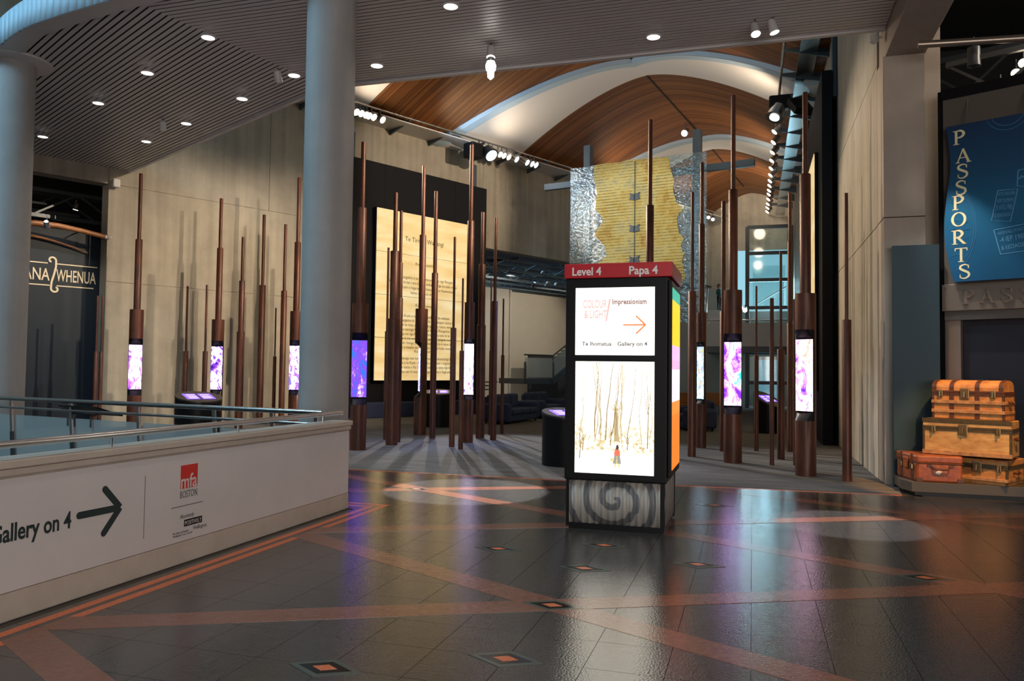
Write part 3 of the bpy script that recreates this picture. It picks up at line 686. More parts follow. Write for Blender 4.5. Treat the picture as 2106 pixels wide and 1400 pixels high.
PP = [
 ('tall three-tier rust pole with bright purple screen beside the navy sign panel', 274, 884, [(636.6, 26.7), (492, 13.7), (356.5, 7.5)], (709, 800, 2, PURP[0])),
 ('three-tier rust pole with white and violet screen behind the purple touch console', 443, 876, [(657, 24.7), (510, 12.3), (408, 7)], (712.5, 800.5, 20, PURP[1])),
 ('three-tier rust pole with lilac screen half hidden by the middle column', 604, 874, [(640, 24), (498, 13), (365, 7.5)], (711, 801, 18, PURP[2])),
 ('thick three-tier rust pole with blue and purple screen right beside the middle column', 735.5, 925, [(624, 33), (427, 18), (292, 10)], (700, 816, 4, PURP[3])),
 ('three-tier rust pole with screen turned sideways, its notched tube seen in profile', 863, 894, [(635, 25.6), (483, 13.6), (341, 7.5)], (716, 804, 84, PURP[4])),
 ('tall three-tier rust pole with pink and lilac screen in front of the text panel edge', 962, 910, [(622, 21), (454, 14.4), (297.6, 8.2)], (707, 811, 2, PURP[4])),
 ('three-tier rust pole with narrow angled yellow and blue screen right of the kiosk', 1442, 921, [(643, 20), (460, 12.3), (334, 7.5)], (713, 820, 48, PURP[5])),
 ('tallest three-tier rust pole with magenta screen facing the viewer right of the kiosk', 1507, 951, [(597, 36.5), (390, 18.6), (196, 9.3)], (703.6, 833.5, 8, PURP[6])),
 ('thickest three-tier rust pole with pink and orange screen near the right wall', 1657, 978, [(604, 41.5), (358, 22), (190, 10.3)], (698, 845, 34, PURP[7])),
 ('thin dark two-tier pole standing right against the navy sign panel', 192, 888, [(723, 7.5), (608, 4)]),
 ('thin two-tier rust pole just right of the navy sign panel', 203, 886, [(723, 8), (608, 4.5)]),
 ('slim two-tier pole rising behind the purple touch console, left of the pair', 378, 874, [(722, 10), (588, 4.5)]),
 ('slim two-tier pole rising behind the purple touch console, right of the pair', 418, 873, [(722, 10), (585.6, 4.5)]),
 ('three-tier rust pole without screen, first right of the violet screen pole', 490, 882, [(681.6, 15.8), (577, 11.3), (487, 6)]),
 ('two-tier rust pole without screen, brightest of those left of the middle column', 533, 871, [(586, 13), (441.6, 6.5)]),
 ('thinnest and shortest rust pole by the left concrete wall, left of the middle column', 562, 868, [(732.6, 7), (633, 3)]),
 ('dark two-tier pole in shade just left of the half hidden screen pole', 578, 869, [(597.6, 12), (461, 6.2)]),
 ('three-tier rust pole in front of the text panel, second thick one from the column', 805, 915, [(655, 24), (516, 18), (396, 9)]),
 ('three-tier rust pole tucked close behind the thick pole at the text panel', 817, 909, [(612, 13), (540, 10), (433, 6.5)]),
 ('slender two-tier pole on the left edge of the glowing text panel', 792, 904, [(681, 8.8), (509, 4.8)]),
 ('two-tier copper lit pole in front of the text panel, right of the profile screen pole', 889, 901, [(561, 13), (393, 8)]),
 ('slim dark two-tier pole near the right edge of the glowing text panel', 929, 919, [(674, 12), (487, 5)]),
 ('thin two-tier pole standing just before the pink and lilac screen pole', 947, 924, [(721, 10), (572, 4)]),
 ('three-tier copper lit pole beside the right edge of the black backing wall', 987, 901, [(668, 18), (543, 14.6), (436, 7.2)]),
 ('two-tier copper lit pole seen against the side room opening', 1014, 905, [(619, 12.4), (448, 6.4)]),
 ('very thin pole directly behind the copper lit pole at the side room opening', 1006.5, 894, [(721, 5), (571, 3.2)]),
 ('thin short two-tier pole left of the navy sofas', 1032, 892, [(730, 7), (614, 3.6)]),
 ('dark two-tier pole rising from behind the red topped kiosk', 1334, 936, [(560, 26), (422, 16), (246, 8.5)]),
 ('dark two-tier pole standing immediately right of the kiosk', 1422.5, 939, [(599, 16.5), (395, 6.5)]),
 ('two-tier pole mostly hidden behind the magenta screen pole', 1487, 928, [(640, 14), (414, 9)]),
 ('thin two-tier pole in front of the far glass lift', 1555.5, 927.6, [(730.6, 9), (588, 4)]),
 ('plain single width short pole standing on the open carpet at right', 1587.5, 957, [(700, 9), (613, 8)]),
 ('two-tier pole right of the plain short pole, before the far lift', 1606, 944.6, [(718, 15), (517, 5.6)]),
 ('three-tier dark pole just left of the pink and orange screen pole', 1625, 929, [(665, 12.5), (496, 9.5), (397, 7)]),
 ('very thin pole peeping out left of the pink and orange screen pole', 1634, 957, [(760, 5.5), (615, 3.7)]),
 ('two-tier rust pole standing alone closest to the right concrete wall', 1742.5, 989.5, [(657.5, 18.7), (397, 7.3)]),
]
for a in PP: pole(*a)

# ================================================================ TREATY TEXT PANEL ON THE LEFT WALL
t = thing('black_backing_wall', LW(10.4, .1, 0), 'tall black backing wall behind the glowing text panel', 'panel')
pe = [7.2, 8.75, 10.35, 11.95, 13.58]
for a, b_ in zip(pe, pe[1:]):
    m_ = MB(); lwbox(m_, a+.004, b_-.004, 0, 8.56, .0, .18); m_.build('black_board', M['mblack'], t)
m_ = MB(); lwbox(m_, 7.3, 13.5, 0, .5, .19, .75); tag(m_.build('wall_bench', M['sofa'], bevel=.03), 'long low dark bench under the glowing text panel', 'bench')
for d_ in (7.35, 12.9):
    m_ = MB(); lwbox(m_, d_, d_+.2, 8.3, 9.4, .02, .12); tag(m_.build('steel_bracket_post', M['bsteel'], bevel=.01), 'short blue grey steel post above the %s end of the black backing wall' % ('near' if d_ < 9 else 'far'), 'post')
M['tscreen'], nt, bs = newmat('glowing_parchment')
bs.inputs['Base Color'].default_value = (.3, .22, .1, 1)
n_ = N(nt, 'ShaderNodeTexNoise', i_Scale=1, i_Detail=5); nt.links.new(pos(nt, (.7, .7, 3.5)), n_.inputs['Vector'])
r_ = ramp(nt, n_.outputs[0], [(.3, (.80, .53, .20)), (.5, (.90, .66, .30)), (.7, (.98, .80, .46))]); nt.links.new(r_.outputs[0], bs.inputs['Emission Color']); bs.inputs['Emission Strength'].default_value = .62
d0, d1, z0, z1 = 8.31, 12.44, 1.215, 7.0
t = thing('text_panel', LW(10.4, .3, z0), 'tall glowing parchment coloured panel printed with treaty text', 'panel')
m_ = MB(); lwbox(m_, d0-.02, d1+.02, z0-.02, z1+.02, .19, .34); m_.build('casing', M['mblack'], t)
zb = [z0, 2.66, 4.1, 5.55, z1]
for a, b_ in zip(zb, zb[1:]):
    m_ = MB(); lwbox(m_, d0, d1, a+.008, b_-.008, .335, .38); m_.build('lit_sheet', M['tscreen'], t)
M['tink'] = pm('brown_print', (.10, .055, .02), .6)
def ttext(s, z, h, wd): 
    text(s, LW((d0+d1)/2, .381, z), DL, ZU, h, M['tink'], t, depth=.003, align='CENTER', width=wd, joined=True)
DLr = DL
ttext('Te Tiriti o Waitangi', 6.02, .17, 1.75)
ttext('Ko te Tuatahi', 5.22, .11, .8)
y_ = 4.72
for s, wd in [('Ko nga Rangatira o te wakaminenga me nga Rangatira', 2.9), ('katoa hoki ki hai i uru ki taua wakaminenga ka tuku rawa', 3.05), ('atu ki te Kuini o Ingarani ake tonu atu - te Kawanatanga', 2.95), ('katoa o o ratou wenua.', 1.2)]:
    ttext(s, y_, .10, wd); y_ -= .17
ttext('Ko te Tuarua', 3.78, .11, .75); y_ = 3.40
for s, wd in [('Ko te Kuini o Ingarani ka wakarite ka wakaae', 2.4), ('ki nga Rangatira ki nga hapu - ki nga tangata katoa o', 2.8), ('Nu Tirani te tino rangatiratanga o o ratou wenua', 2.9), ('me o ratou taonga katoa. Otiia ko nga Rangatira o te', 2.95), ('wakaminenga me nga Rangatira katoa atu ka tuku ki te Kuini', 3.05), ('te hokonga o era wahi wenua e pai ai te tangata nona te', 2.95), ('wenua - ki te ritenga o te utu e wakaritea ai e ratou ko te', 3.0), ('kai hoko e meatia nei e te Kuini hei kai hoko mona.', 2.7)]:
    ttext(s, y_, .10, wd); y_ -= .155
ttext('Ko te Tuatoru', 2.2-.02, .11, .78); y_ = 1.94
for s, wd in [('Hei wakaritenga mai hoki tenei mo te wakaaetanga ki te', 2.95), ('Kawanatanga o te Kuini - Ka tiakina e te Kuini o Ingarani nga', 3.05), ('tangata maori katoa o Nu Tirani ka tukua ki a ratou nga tikanga', 3.05), ('katoa rite tahi ki ana mea ki nga tangata o Ingarani.', 2.6)]:
    ttext(s, y_, .10, wd); y_ -= .155
# ---- matching dark panel on the right wall
t = thing('black_wall_panel', (1.6, 22.4, 0), 'tall black panel standing off the right concrete wall, seen edge on', 'panel')
for a, b_ in ((19.2, 20.8), (20.808, 22.4), (22.408, 24), (24.008, 25.6)):
    MB().box((1.52, a, 0), (1.74, b_, 8.6)).build('black_board', M['mblack'], t)
MB().box((1.44, 20.3, 1.2), (1.52, 24.4, 7)).build('casing', M['mblack'], t)
MB().box((1.42, 20.33, 1.23), (1.44, 24.37, 6.97)).build('lit_sheet', M['tscreen'], t)
tag(MB().box((1.75, 19.25, 8.0), (1.85, 19.5, 9.5)).build('steel_bracket_post', M['bsteel'], bevel=.01), 'blue grey steel post above the black panel on the right wall', 'post')

# ================================================================ GLASS TREATY WITH STEEL FRAME
SG = 25.0
t = thing('steel_gantry', W(SG-.3, 0, 0), 'blue grey steel gantry carrying the hanging glass document', 'gantry')
for tt in (-2.06, 2.06):
    m_ = MB(); m_.fbox(APEX-DB*(SG-.35), NB, DB, ZU, (tt-.13, -.15, 0), (tt+.13, .15, 9.96)); m_.build('post', M['bsteel'], t, bevel=.01)
m_ = MB(); m_.fbox(APEX-DB*(SG-.12), NB, DB, ZU, (-3.75, -.08, 8.42), (4.05, .08, 8.66)); m_.build('cross_beam', M['bsteel'], t, bevel=.01)
gl = thing('glass_document', W(SG, 0, 3.5), 'huge hanging rippled glass sheet bearing a torn yellow document', 'artwork')
zrow = [3.3, 4.44, 5.57, 6.69, 7.82, 9.1]
for a, b_ in zip(zrow, zrow[1:]):
    for t0, t1 in ((-2.62, -.075), (-.06, 2.5)):
        m_ = MB(); m_.fbox(APEX-DB*SG, NB, DB, ZU, (t0+.006, -.02, a+.006), (t1-.006, .02, b_-.006)); m_.build('glass_pane', M['tglass'], gl)
def docmat():
    m, nt, bs = newmat('translucent_document'); bs.inputs['Roughness'].default_value = .6; 
    n1 = N(nt, 'ShaderNodeTexNoise', i_Scale=1.3, i_Detail=6, i_Roughness=.7); nt.links.new(pos(nt), n1.inputs['Vector'])
    r1 = ramp(nt, n1.outputs[0], [(.3, (.60, .30, .07)), (.40, (.80, .58, .14)), (.52, (.88, .74, .28)), (.64, (.66, .60, .32)), (.76, (.36, .38, .30))])
    wv = N(nt, 'ShaderNodeTexWave', wave_type='BANDS', bands_direction='Z', i_Scale=3.0, i_Distortion=.5, i_Detail=2); nt.links.new(pos(nt), wv.inputs['Vector'])
    n4 = N(nt, 'ShaderNodeTexNoise', i_Scale=7, i_Detail=8, i_Roughness=.85); nt.links.new(pos(nt, (1, 1, 2.2)), n4.inputs['Vector'])
    n5 = N(nt, 'ShaderNodeTexNoise', i_Scale=.9, i_Detail=3); nt.links.new(pos(nt), n5.inputs['Vector'])
    mu = N(nt, 'ShaderNodeMath', operation='MULTIPLY'); nt.links.new(wv.outputs[1], mu.inputs[0]); nt.links.new(n4.outputs[0], mu.inputs[1])
    ad = N(nt, 'ShaderNodeMath', operation='MULTIPLY_ADD'); ad.inputs[1].default_value = .35; nt.links.new(n5.outputs[0], ad.inputs[0]); nt.links.new(mu.outputs[0], ad.inputs[2])
    r2 = ramp(nt, ad.outputs[0], [(.56, (1, 1, 1)), (.70, (.26, .25, .2))])
    mx = N(nt, 'ShaderNodeMix', data_type='RGBA', blend_type='MULTIPLY'); mx.inputs[0].default_value = .85
    nt.links.new(r1.outputs[0], mx.inputs[6]); nt.links.new(r2.outputs[0], mx.inputs[7]); nt.links.new(mx.outputs[2], bs.inputs['Base Color'])
    tr = N(nt, 'ShaderNodeBsdfTransparent'); tr.inputs[0].default_value = (1, .93, .7, 1); ms = N(nt, 'ShaderNodeMixShader', i_0=.36); out = nt.nodes['Material Output']
    nt.links.new(bs.outputs[0], ms.inputs[1]); nt.links.new(tr.outputs[0], ms.inputs[2]); nt.links.new(ms.outputs[0], out.inputs[0])
    bs.inputs['Subsurface Weight'].default_value = 0
    return m
M['doc'] = docmat()
ol = [(440, 440), (620, 415), (820, 385), (1000, 372), (1130, 365), (1128, 430), (1150, 520), (1165, 600), (1158, 680), (1180, 760), (1215, 800), (1240, 825), (1205, 880), (1195, 960), (1205, 1040), (1250, 1090), (1225, 1160), (1255, 1240), (1240, 1330), (1270, 1440), (1200, 1560), (1000, 1640), (760, 1600), (560, 1500), (470, 1400), (480, 1310), (565, 1255), (540, 1160), (460, 1080), (470, 1005), (530, 940), (500, 880), (455, 830), (470, 700), (440, 560)]
pts = []
for i, (x, y) in enumerate(ol):
    x2, y2 = ol[(i+1) % len(ol)]
    for kk in range(3):
        f_ = kk/3; jx = random.uniform(-9, 9) if kk else 0; pts.append(SS(1120+(x+(x2-x)*f_+jx)/4.375, 240+(y+(y2-y)*f_+jx)/4.375, SG+.03))
m_ = MB(); m_.fprism(APEX-DB*(SG+.03), NB, ZU, DB*-1, pts[::-1], -.004, .004); m_.build('document_sheet', M['doc'], gl)
for z_ in zrow[1:-1]:
    for s_ in (-1, 1):
        m_ = MB(); m_.fprism(APEX-DB*(SG+.045), NB, ZU, DB*-1, [(-.068+s_*.02, z_-.16), (-.068+s_*.19, z_-.12), (-.068+s_*.15, z_), (-.068+s_*.19, z_+.12), (-.068+s_*.02, z_+.06)][::s_], -.01, .03); m_.build('clamp', M['dsteel'], gl)
m_ = MB(); m_.tube([W(SG+.05, -.068, 3.35), W(SG+.05, -.068, 9.05)], .012, 6); m_.build('centre_cable', M['dsteel'], gl)
for s_ in (-1, 1):
    m_ = MB(); m_.tube([W(SG-.12, -.068, 4.5), W(SG-.12, -.068+s_*2.15, 7.9)], .012, 6); m_.build('tie_rod', M['steel'], gl)

# ================================================================ LIGHTING LEDGES (left and right of the hall)
def ledge(side):
    if side < 0: P = lambda e, o, z: LW(E0-e, o, z); nm = 'left'
    else: P = lambda e, o, z: V((XR-o, 52-e, z)); nm = 'right'
    t = thing('lighting_ledge', P(24, .5, 9.8), 'long steel lighting ledge on brackets high on the %s wall' % nm, 'lighting rail')
    m_ = MB(); m_.tube([P(41, 1.1, 10), P(9, 1.1, 10)], .04, 10); m_.build('rail', M['steel'], t, smooth=True)
    m_ = MB(); oi, oo = (.28, .72) if side > 0 else (.0, 1.06); a, b_, c2, d2 = P(41, oi, 9.84), P(9, oi, 9.84), P(9, oo, 9.84), P(41, oo, 9.84); m_.hexa([a, b_, c2, d2]+[p+ZU*.04 for p in (a, b_, c2, d2)]); m_.build('soffit_plate', M['steel'] if side > 0 else M['slat'], t)
    e = 39.6
    while e > 10:
        a = P(e-.04, 0, 0); m_ = MB(); 
        q = [P(e, 0, 9.66), P(e, 0, 9.98), P(e, 1.1, 9.98), P(e, 1.1, 9.92)]; dd = (P(e-.06, 0, 0)-P(e, 0, 0))
        m_.add(q+[p+dd for p in q], [(0, 1, 2, 3), (7, 6, 5, 4), (0, 4, 5, 1), (1, 5, 6, 2), (2, 6, 7, 3), (3, 7, 4, 0)]); m_.build('bracket', M['bsteel'], t); e -= 1.75
    return P
PLl = ledge(-1); PRr = ledge(1)
def spot_fixture(p, target, label, group=None, size=.10, mat='lamp', power=0, color=(1, .88, .72), angle=50, blend=.5, hang=.3, soft=.05, name='spotlight', body='steel'):
    p = V(p); d = (V(target)-p).normalized(); t = thing(name, p, label, 'light', group)
    MB().tube([p-d*size*1.6, p-d*size*1.2, p+d*size*.7, p+d*size*1.0], [size*.6, size*.85, size*.9, size], 14).build('lamp_body', M[body], t, smooth=True)
    MB().tube([p+d*size*.95, p+d*size*1.03], size*.86, 14).build('lens', M[mat], t)
    MB().tube([p+ZU*hang, p+ZU*size*.5], size*.16, 6).build('stem', M['dsteel'], t)
    if power: light('SPOT', p+d*size*1.3, target, power, color, soft, angle, blend, t, 'lamp_light')
    return t
n_ = 0
for (x, y) in [(728, 218), (738, 226), (748, 222), (754, 231), (764, 236), (782, 241), (1004, 302), (1012, 309), (1024, 311), (1032, 313), (1042, 316), (1058, 320), (1080, 322), (1090, 330), (1098, 331)]:
    d_, z_ = LWp(x, y, 1.1); big = y < 320
    spot_fixture(LW(d_, 1.1, 9.72), LW(d_+3, 12, 2), 'small bright spotlight on the left ledge, in the cluster '+('just right of the middle column' if x < 800 else 'right of the black stage lamp' if x < 1070 else 'of cool lamps furthest along'), 'left ledge spotlights '+('near the column' if x < 800 else 'by the stage lamp' if x < 1070 else 'furthest along'), .13, 'lampw' if big else 'lampb', hang=.26)
ys = [207, 222, 236, 262, 284, 305, 322, 338, 352, 364, 374, 384, 392, 402, 412, 420, 428]
for i, y in enumerate(ys):
    x = 1548+(1618-1548)*(768-y)/(768-85); p = G(x, y+4, 9.72)
    spot_fixture((XR-1.1, p.y, 9.72), (-6, p.y-2, 2), 'small bright spotlight on the right lighting ledge, '+('near end of the row' if i < 6 else 'middle of the row' if i < 11 else 'far end of the row'), 'right ledge spotlights '+('near' if i < 6 else 'middle' if i < 11 else 'far'), .12, 'lampw' if i % 3 else 'lamp', hang=.26)
# projector-like stage lamps
d_, z_ = LWp(985, 305, 1.1)
t = thing('stage_lamp', LW(d_, 1.1, 9.6), 'black stage lamp with blue lens on the left lighting ledge', 'light')
m_ = MB(); m_.fbox(LW(d_, 1.1, 9.55), DL, NL, ZU, (-.55, -.25, -.3), (.0, .25, .25)); m_.build('housing', M['black'], t, bevel=.04)
m_ = MB(); m_.tube([LW(d_+.25, 1.25, 9.65), LW(d_+.25, 1.5, 9.4)], [.22, .28], 16); m_.build('lamp_head', M['black'], t, smooth=True)
m_ = MB(); m_.tube([LW(d_+.25, 1.5, 9.4), LW(d_+.25, 1.515, 9.385)], .22, 16); m_.build('lens', M['lampb'], t)
m_ = MB(); m_.tube([LW(d_, 1.1, 9.98), LW(d_, 1.1, 9.6)], .03, 8); m_.build('stem', M['dsteel'], t)
p = G(1608, 222, 9.5); t = thing('stage_lamp', (XR-1.1, p.y, 9.5), 'large black stage lamp with glowing glass on the right lighting ledge', 'light')
m_ = MB(); m_.box((XR-1.4, p.y-.2, 9.45), (XR-.8, p.y+.2, 9.85)); m_.build('housing', M['black'], t, bevel=.05)
m_ = MB(); m_.tube([(XR-1.12, p.y-.1, 9.5), (XR-1.25, p.y-.25, 9.15)], [.2, .26], 16); m_.build('lamp_head', M['steel'], t, smooth=True)
m_ = MB(); m_.tube([(XR-1.25, p.y-.25, 9.15), (XR-1.256, p.y-.257, 9.13)], .14, 16); m_.build('lens', M['lamp'], t)
p = G(1650, 215, 9.4); t = thing('floodlight', (XR-.55, p.y, 9.4), 'square black floodlight behind the thickest pole on the right ledge', 'light')
m_ = MB(); m_.fbox((XR-.55, p.y, 9.35), (.85, .5, 0), (-.35, .6, .72), (.3, -.5, .8), (-.3, -.3, -.1), (.3, .3, .1)); m_.build('housing', M['black'], t, bevel=.02)
m_ = MB(); m_.fbox((XR-.55, p.y, 9.35), (.85, .5, 0), (-.35, .6, .72), (.3, -.5, .8), (-.22, -.22, -.11), (.22, .22, -.1)); m_.build('glass', M['steel'], t)
p = PL(1410, 272, APEX-DB*(SG-.4), DB)
t = spot_fixture(p, p+V((-.3, -1, -.6)), 'bright spotlight clamped beside the top of the glass document gantry', None, .13, 'lampb', hang=.35)

# light thrown from the ledges (the ledge spotlights' beams)
def beam(p, tgt, pw, col=(1, .80, .58), ang=55, soft=.06, blend=.6): light('SPOT', p, tgt, pw, col, soft, ang, blend, None, 'ledge_beam')
for e, tgt, pw in [(38.0, (-15.3, 17.6, 2.4), 4000), (33.6, (-13.7, 20.8, 2.8), 3600), (36.2, (-14.6, 18.8, 2.6), 1100), (30, (-10.8, 26.5, 8.2), 2600)]:
    beam(PRr(e, 1.0, 9.6), tgt, pw, ang=38, soft=.03)
for e, tgt, pw in [(36, (1.8, 15.8, 3.4), 3600), (30, (1.8, 15.2, 3.2), 3400)]:
    beam(PLl(e, 1.0, 9.6), tgt, pw, ang=32, soft=.03)
beam(PLl(29.6, 1.05, 9.5), (-4.9, 15.2, 0), 3300, (1, .90, .80), 25, .02, .5); beam(PLl(28.2, 1.05, 9.5), (-4.4, 15.4, 0), 2800, (.70, .78, 1), 24, .02, .5)
beam(PRr(33, 1.05, 9.5), (-7.0, 15.6, 0), 2600, (.30, .42, 1), 22, .02, .9)
beam(PLl(31, 1.05, 9.5), (-.3, 15.0, 0), 3800, (.82, .87, 1), 20, .02, .7)
beam(PLl(34, 1.05, 9.4), W(SG, 0, 6.8), 1000, (1, .93, .8), 26, .05); beam(PRr(34, 1.05, 9.4), W(SG, 0, 6.8), 900, (.9, .95, 1), 26, .05)
for e in (33, 27, 20, 14):
    light('SPOT', PLl(e, 1.5, 9.3), W(e-2, 0, 13), 150, (1, .78, .56), .3, 165, 1, name='vault_fill'); light('SPOT', PRr(e, 1.5, 9.3), W(e-2, 0, 13), 200, (1, .78, .56), .3, 165, 1, name='vault_fill')  # unseen fill lamps added to brighten the vault
light('SPOT', PLl(30, 1.7, 9.4), W(25, 0, 12), 300, (.5, .75, 1), .3, 150, 1, name='vault_fill_cool')  # added cool fill for the vault, no fixture built

# ================================================================ KIOSK
KX0, KX1, KY0, KY1 = -1.845, -.79, 7.92, 8.95
t = thing('information_kiosk', ((KX0+KX1)/2, (KY0+KY1)/2, 0), 'black information kiosk with red header and two backlit posters', 'kiosk')
MB().box((-1.80, 7.96, 0), (-.845, 8.92, .06)).build('plinth', M['black'], t)
MB().box((-1.80, 7.985, .06), (-.845, 8.92, .5)).build('base_core', M['black'], t)
for x0, x1, y0, y1 in ((-1.835, -1.80, 7.97, 8.02), (-.875, -.835, 7.955, 8.0), (-.84, -.82, 8.88, 8.93)):
    MB().box((x0, y0, .02), (x1, y1, .5)).build('corner_post', M['black'], t)
MB().box((KX0, KY0, .5), (KX1-.02, KY1, 2.56)).build('cabinet', M['black'], t, bevel=.012)
MB().box((KX1-.02, KY0+.07, .55), (KX1+.015, KY1-.02, 2.53)).build('side_door', M['black'], t, bevel=.008)
MB().box((KX0-.015, KY0-.015, 2.555), (KX1+.03, KY1+.015, 2.705)).build('header', M['red'] if False else pm('red_header', (.50, .012, .022), .35), t, bevel=.008)
def korumat():
    m, nt, bs = newmat('koru_printed_iron'); bs.inputs['Roughness'].default_value = .5; bs.inputs['Metallic'].default_value = .1
    g_ = nt.nodes.new('ShaderNodeNewGeometry'); sp = N(nt, 'ShaderNodeSeparateXYZ'); nt.links.new(g_.outputs['Position'], sp.inputs[0])
    def mth(op, a, b=None):
        n = N(nt, 'ShaderNodeMath', operation=op)
        for i, q in enumerate((a, b)):
            if q is None: continue
            if isinstance(q, (int, float)): n.inputs[i].default_value = q
            else: nt.links.new(q, n.inputs[i])
        return n.outputs[0]
    ad = mth('ADD', sp.outputs[0], sp.outputs[1])   # front runs along x, side along y
    x = mth('SUBTRACT', mth('ADD', ad, 0.0), -1.33+7.97); z = mth('SUBTRACT', sp.outputs[2], .31)
    r = mth('SQRT', mth('ADD', mth('MULTIPLY', x, x), mth('MULTIPLY', mth('MULTIPLY', z, z), 1.1)))
    th = mth('DIVIDE', mth('ARCTAN2', z, x), 6.28318)
    wv = mth('FRACT', mth('SUBTRACT', mth('MULTIPLY', r, 5.6), mth('MULTIPLY', th, -1.0)))
    rr = ramp(nt, wv, [(0, (.17, .17, .175)), (.36, (.17, .17, .175)), (.38, (.44, .42, .38)), (.97, (.44, .42, .38)), (1, (.17, .17, .175))])
    nt.links.new(rr.outputs[0], bs.inputs['Base Color']); return m
M['koru'] = korumat()
m_ = MB(); NC = 13
us = [-1.80+.925*i/(NC*6) for i in range(NC*6+1)]
m_.grid(lambda u, v: (u, 7.972-.012*math.cos((u+1.80)/.925*NC*2*math.pi), v), us, [.06, .49]); m_.build('corrugated_front', M['koru'], t, smooth=True, solid=.003)
m_ = MB(); us = [8.0+.88*i/(NC*6) for i in range(NC*6+1)]
m_.grid(lambda u, v: (-.84+.010*math.cos((u-8)/.88*NC*2*math.pi), u, v), us, [.06, .49]); m_.build('corrugated_side', M['koru'], t, smooth=True, solid=.003)
# header lettering
X = V((1, 0, 0)); M['wlet'] = pm('white_lettering', (.82, .78, .74), .5)
text('Level 4', (-1.775, KY0-.016, 2.585), X, ZU, .085, M['wlet'], t, width=.30, bold=.02)
text('Papa 4', (-1.19, KY0-.016, 2.585), X, ZU, .085, M['wlet'], t, width=.285, bold=.02)
# upper poster
YS = KY0-.004
em_white = em('backlit_white_poster', (1, .97, .88), 1.8)
u0, u1, w0, w1 = -1.74, -.935, 1.77, 2.455
up = MB().box((u0, YS-.003, w0), (u1, YS+.02, w1)).build('poster', em_white, t); up['label'] = 'backlit white direction poster'
M['pinkl'] = em('pale_pink_print', (.92, .50, .44), .8); M['brn'] = em('brown_red_print', (.35, .10, .07), .5); M['dkl'] = em('grey_print', (.16, .14, .12), .5); M['orl'] = em('orange_print', (.85, .22, .07), .9); M['pink2'] = em('faint_print', (.98, .82, .77), 1.0)
ys_ = YS-.003
text('COLOUR', (-1.66, ys_, 2.25), X, ZU, .085, M['pinkl'], t, width=.245, depth=.002, bold=.02)
text('& LIGHT', (-1.65, ys_, 2.145), X, ZU, .085, M['pinkl'], t, width=.235, depth=.002, bold=.02)
flat([[(-1.43, 2.11), (-1.415, 2.11), (-1.375, 2.34), (-1.395, 2.34)]], (0, ys_, 0), X, ZU, M['pinkl'], t, 'brush_mark', .0005, .002)
text('Impressionism', (-1.36, ys_, 2.285), X, ZU, .055, M['brn'], t, width=.345, depth=.002, bold=.03)
text('from France', (-1.36, ys_, 2.21), X, ZU, .05, M['pink2'], t, width=.22, depth=.002)
text('& America', (-1.36, ys_, 2.135), X, ZU, .05, M['pink2'], t, width=.19, depth=.002)
flat(ribbon([(-1.25, 2.075), (-1.025, 2.075)], .016)+ribbon([(-1.12, 2.165), (-1.025, 2.075)], .016)+ribbon([(-1.12, 1.985), (-1.025, 2.075)], .016), (0, ys_, 0), X, ZU, M['orl'], t, 'arrow', .0005, .002)
text('Te Ihomatua', (-1.67, ys_, 1.865), X, ZU, .042, M['dkl'], t, width=.305, depth=.002, bold=.03)
text('|', (-1.335, ys_, 1.865), X, ZU, .042, M['dkl'], t, depth=.002)
text('Gallery on 4', (-1.305, ys_, 1.865), X, ZU, .042, M['dkl'], t, width=.30, depth=.002, bold=.03)
# lower poster: plain generic snowy wood picture
def snowmat():
    m, nt, bs = newmat('backlit_snow_picture'); bs.inputs['Base Color'].default_value = (0, 0, 0, 1)
    g_ = nt.nodes.new('ShaderNodeNewGeometry'); sp = N(nt, 'ShaderNodeSeparateXYZ'); nt.links.new(g_.outputs['Position'], sp.inputs[0])
    mr = N(nt, 'ShaderNodeMapRange'); mr.inputs[1].default_value = .57; mr.inputs[2].default_value = 1.7; nt.links.new(sp.outputs[2], mr.inputs[0])
    n1 = N(nt, 'ShaderNodeTexNoise', i_Scale=26, i_Detail=8, i_Roughness=.75); nt.links.new(pos(nt), n1.inputs['Vector'])
    n2 = N(nt, 'ShaderNodeTexNoise', i_Scale=1, i_Detail=6, i_Roughness=.7); nt.links.new(pos(nt, (22, 1, 2.2)), n2.inputs['Vector'])
    base = ramp(nt, mr.outputs[0], [(0, (1, .97, .90)), (.16, (1, .95, .85)), (.24, (.98, .88, .68)), (.42, (.98, .90, .72)), (.6, (1, .95, .82)), (1, (1, .96, .86))])
    amt = ramp(nt, mr.outputs[0], [(0, (.12,)*3), (.15, (.15,)*3), (.22, (.9,)*3), (.4, (.7,)*3), (.55, (.3,)*3), (1, (.25,)*3)])
    r1 = ramp(nt, n1.outputs[0], [(.38, (.20, .13, .05)), (.45, (.44, .34, .17)), (.53, (1, 1, 1))]); r2 = ramp(nt, n2.outputs[0], [(.36, (.36, .28, .15)), (.45, (1, 1, 1))])
    mx = N(nt, 'ShaderNodeMix', data_type='RGBA', blend_type='MULTIPLY'); nt.links.new(amt.outputs[0], mx.inputs[0]); nt.links.new(base.outputs[0], mx.inputs[6]); nt.links.new(r1.outputs[0], mx.inputs[7])
    mx2 = N(nt, 'ShaderNodeMix', data_type='RGBA', blend_type='MULTIPLY'); mx2.inputs[0].default_value = .45; nt.links.new(mx.outputs[2], mx2.inputs[6]); nt.links.new(r2.outputs[0], mx2.inputs[7])
    nt.links.new(mx2.outputs[2], bs.inputs['Emission Color']); bs.inputs['Emission Strength'].default_value = 1.5; return m
a0, a1, b0, b1_ = -1.735, -.935, .575, 1.705
lp = MB().box((a0, YS-.003, b0), (a1, YS+.02, b1_)).build('poster', snowmat(), t); lp['label'] = 'backlit picture of a snowy wood'
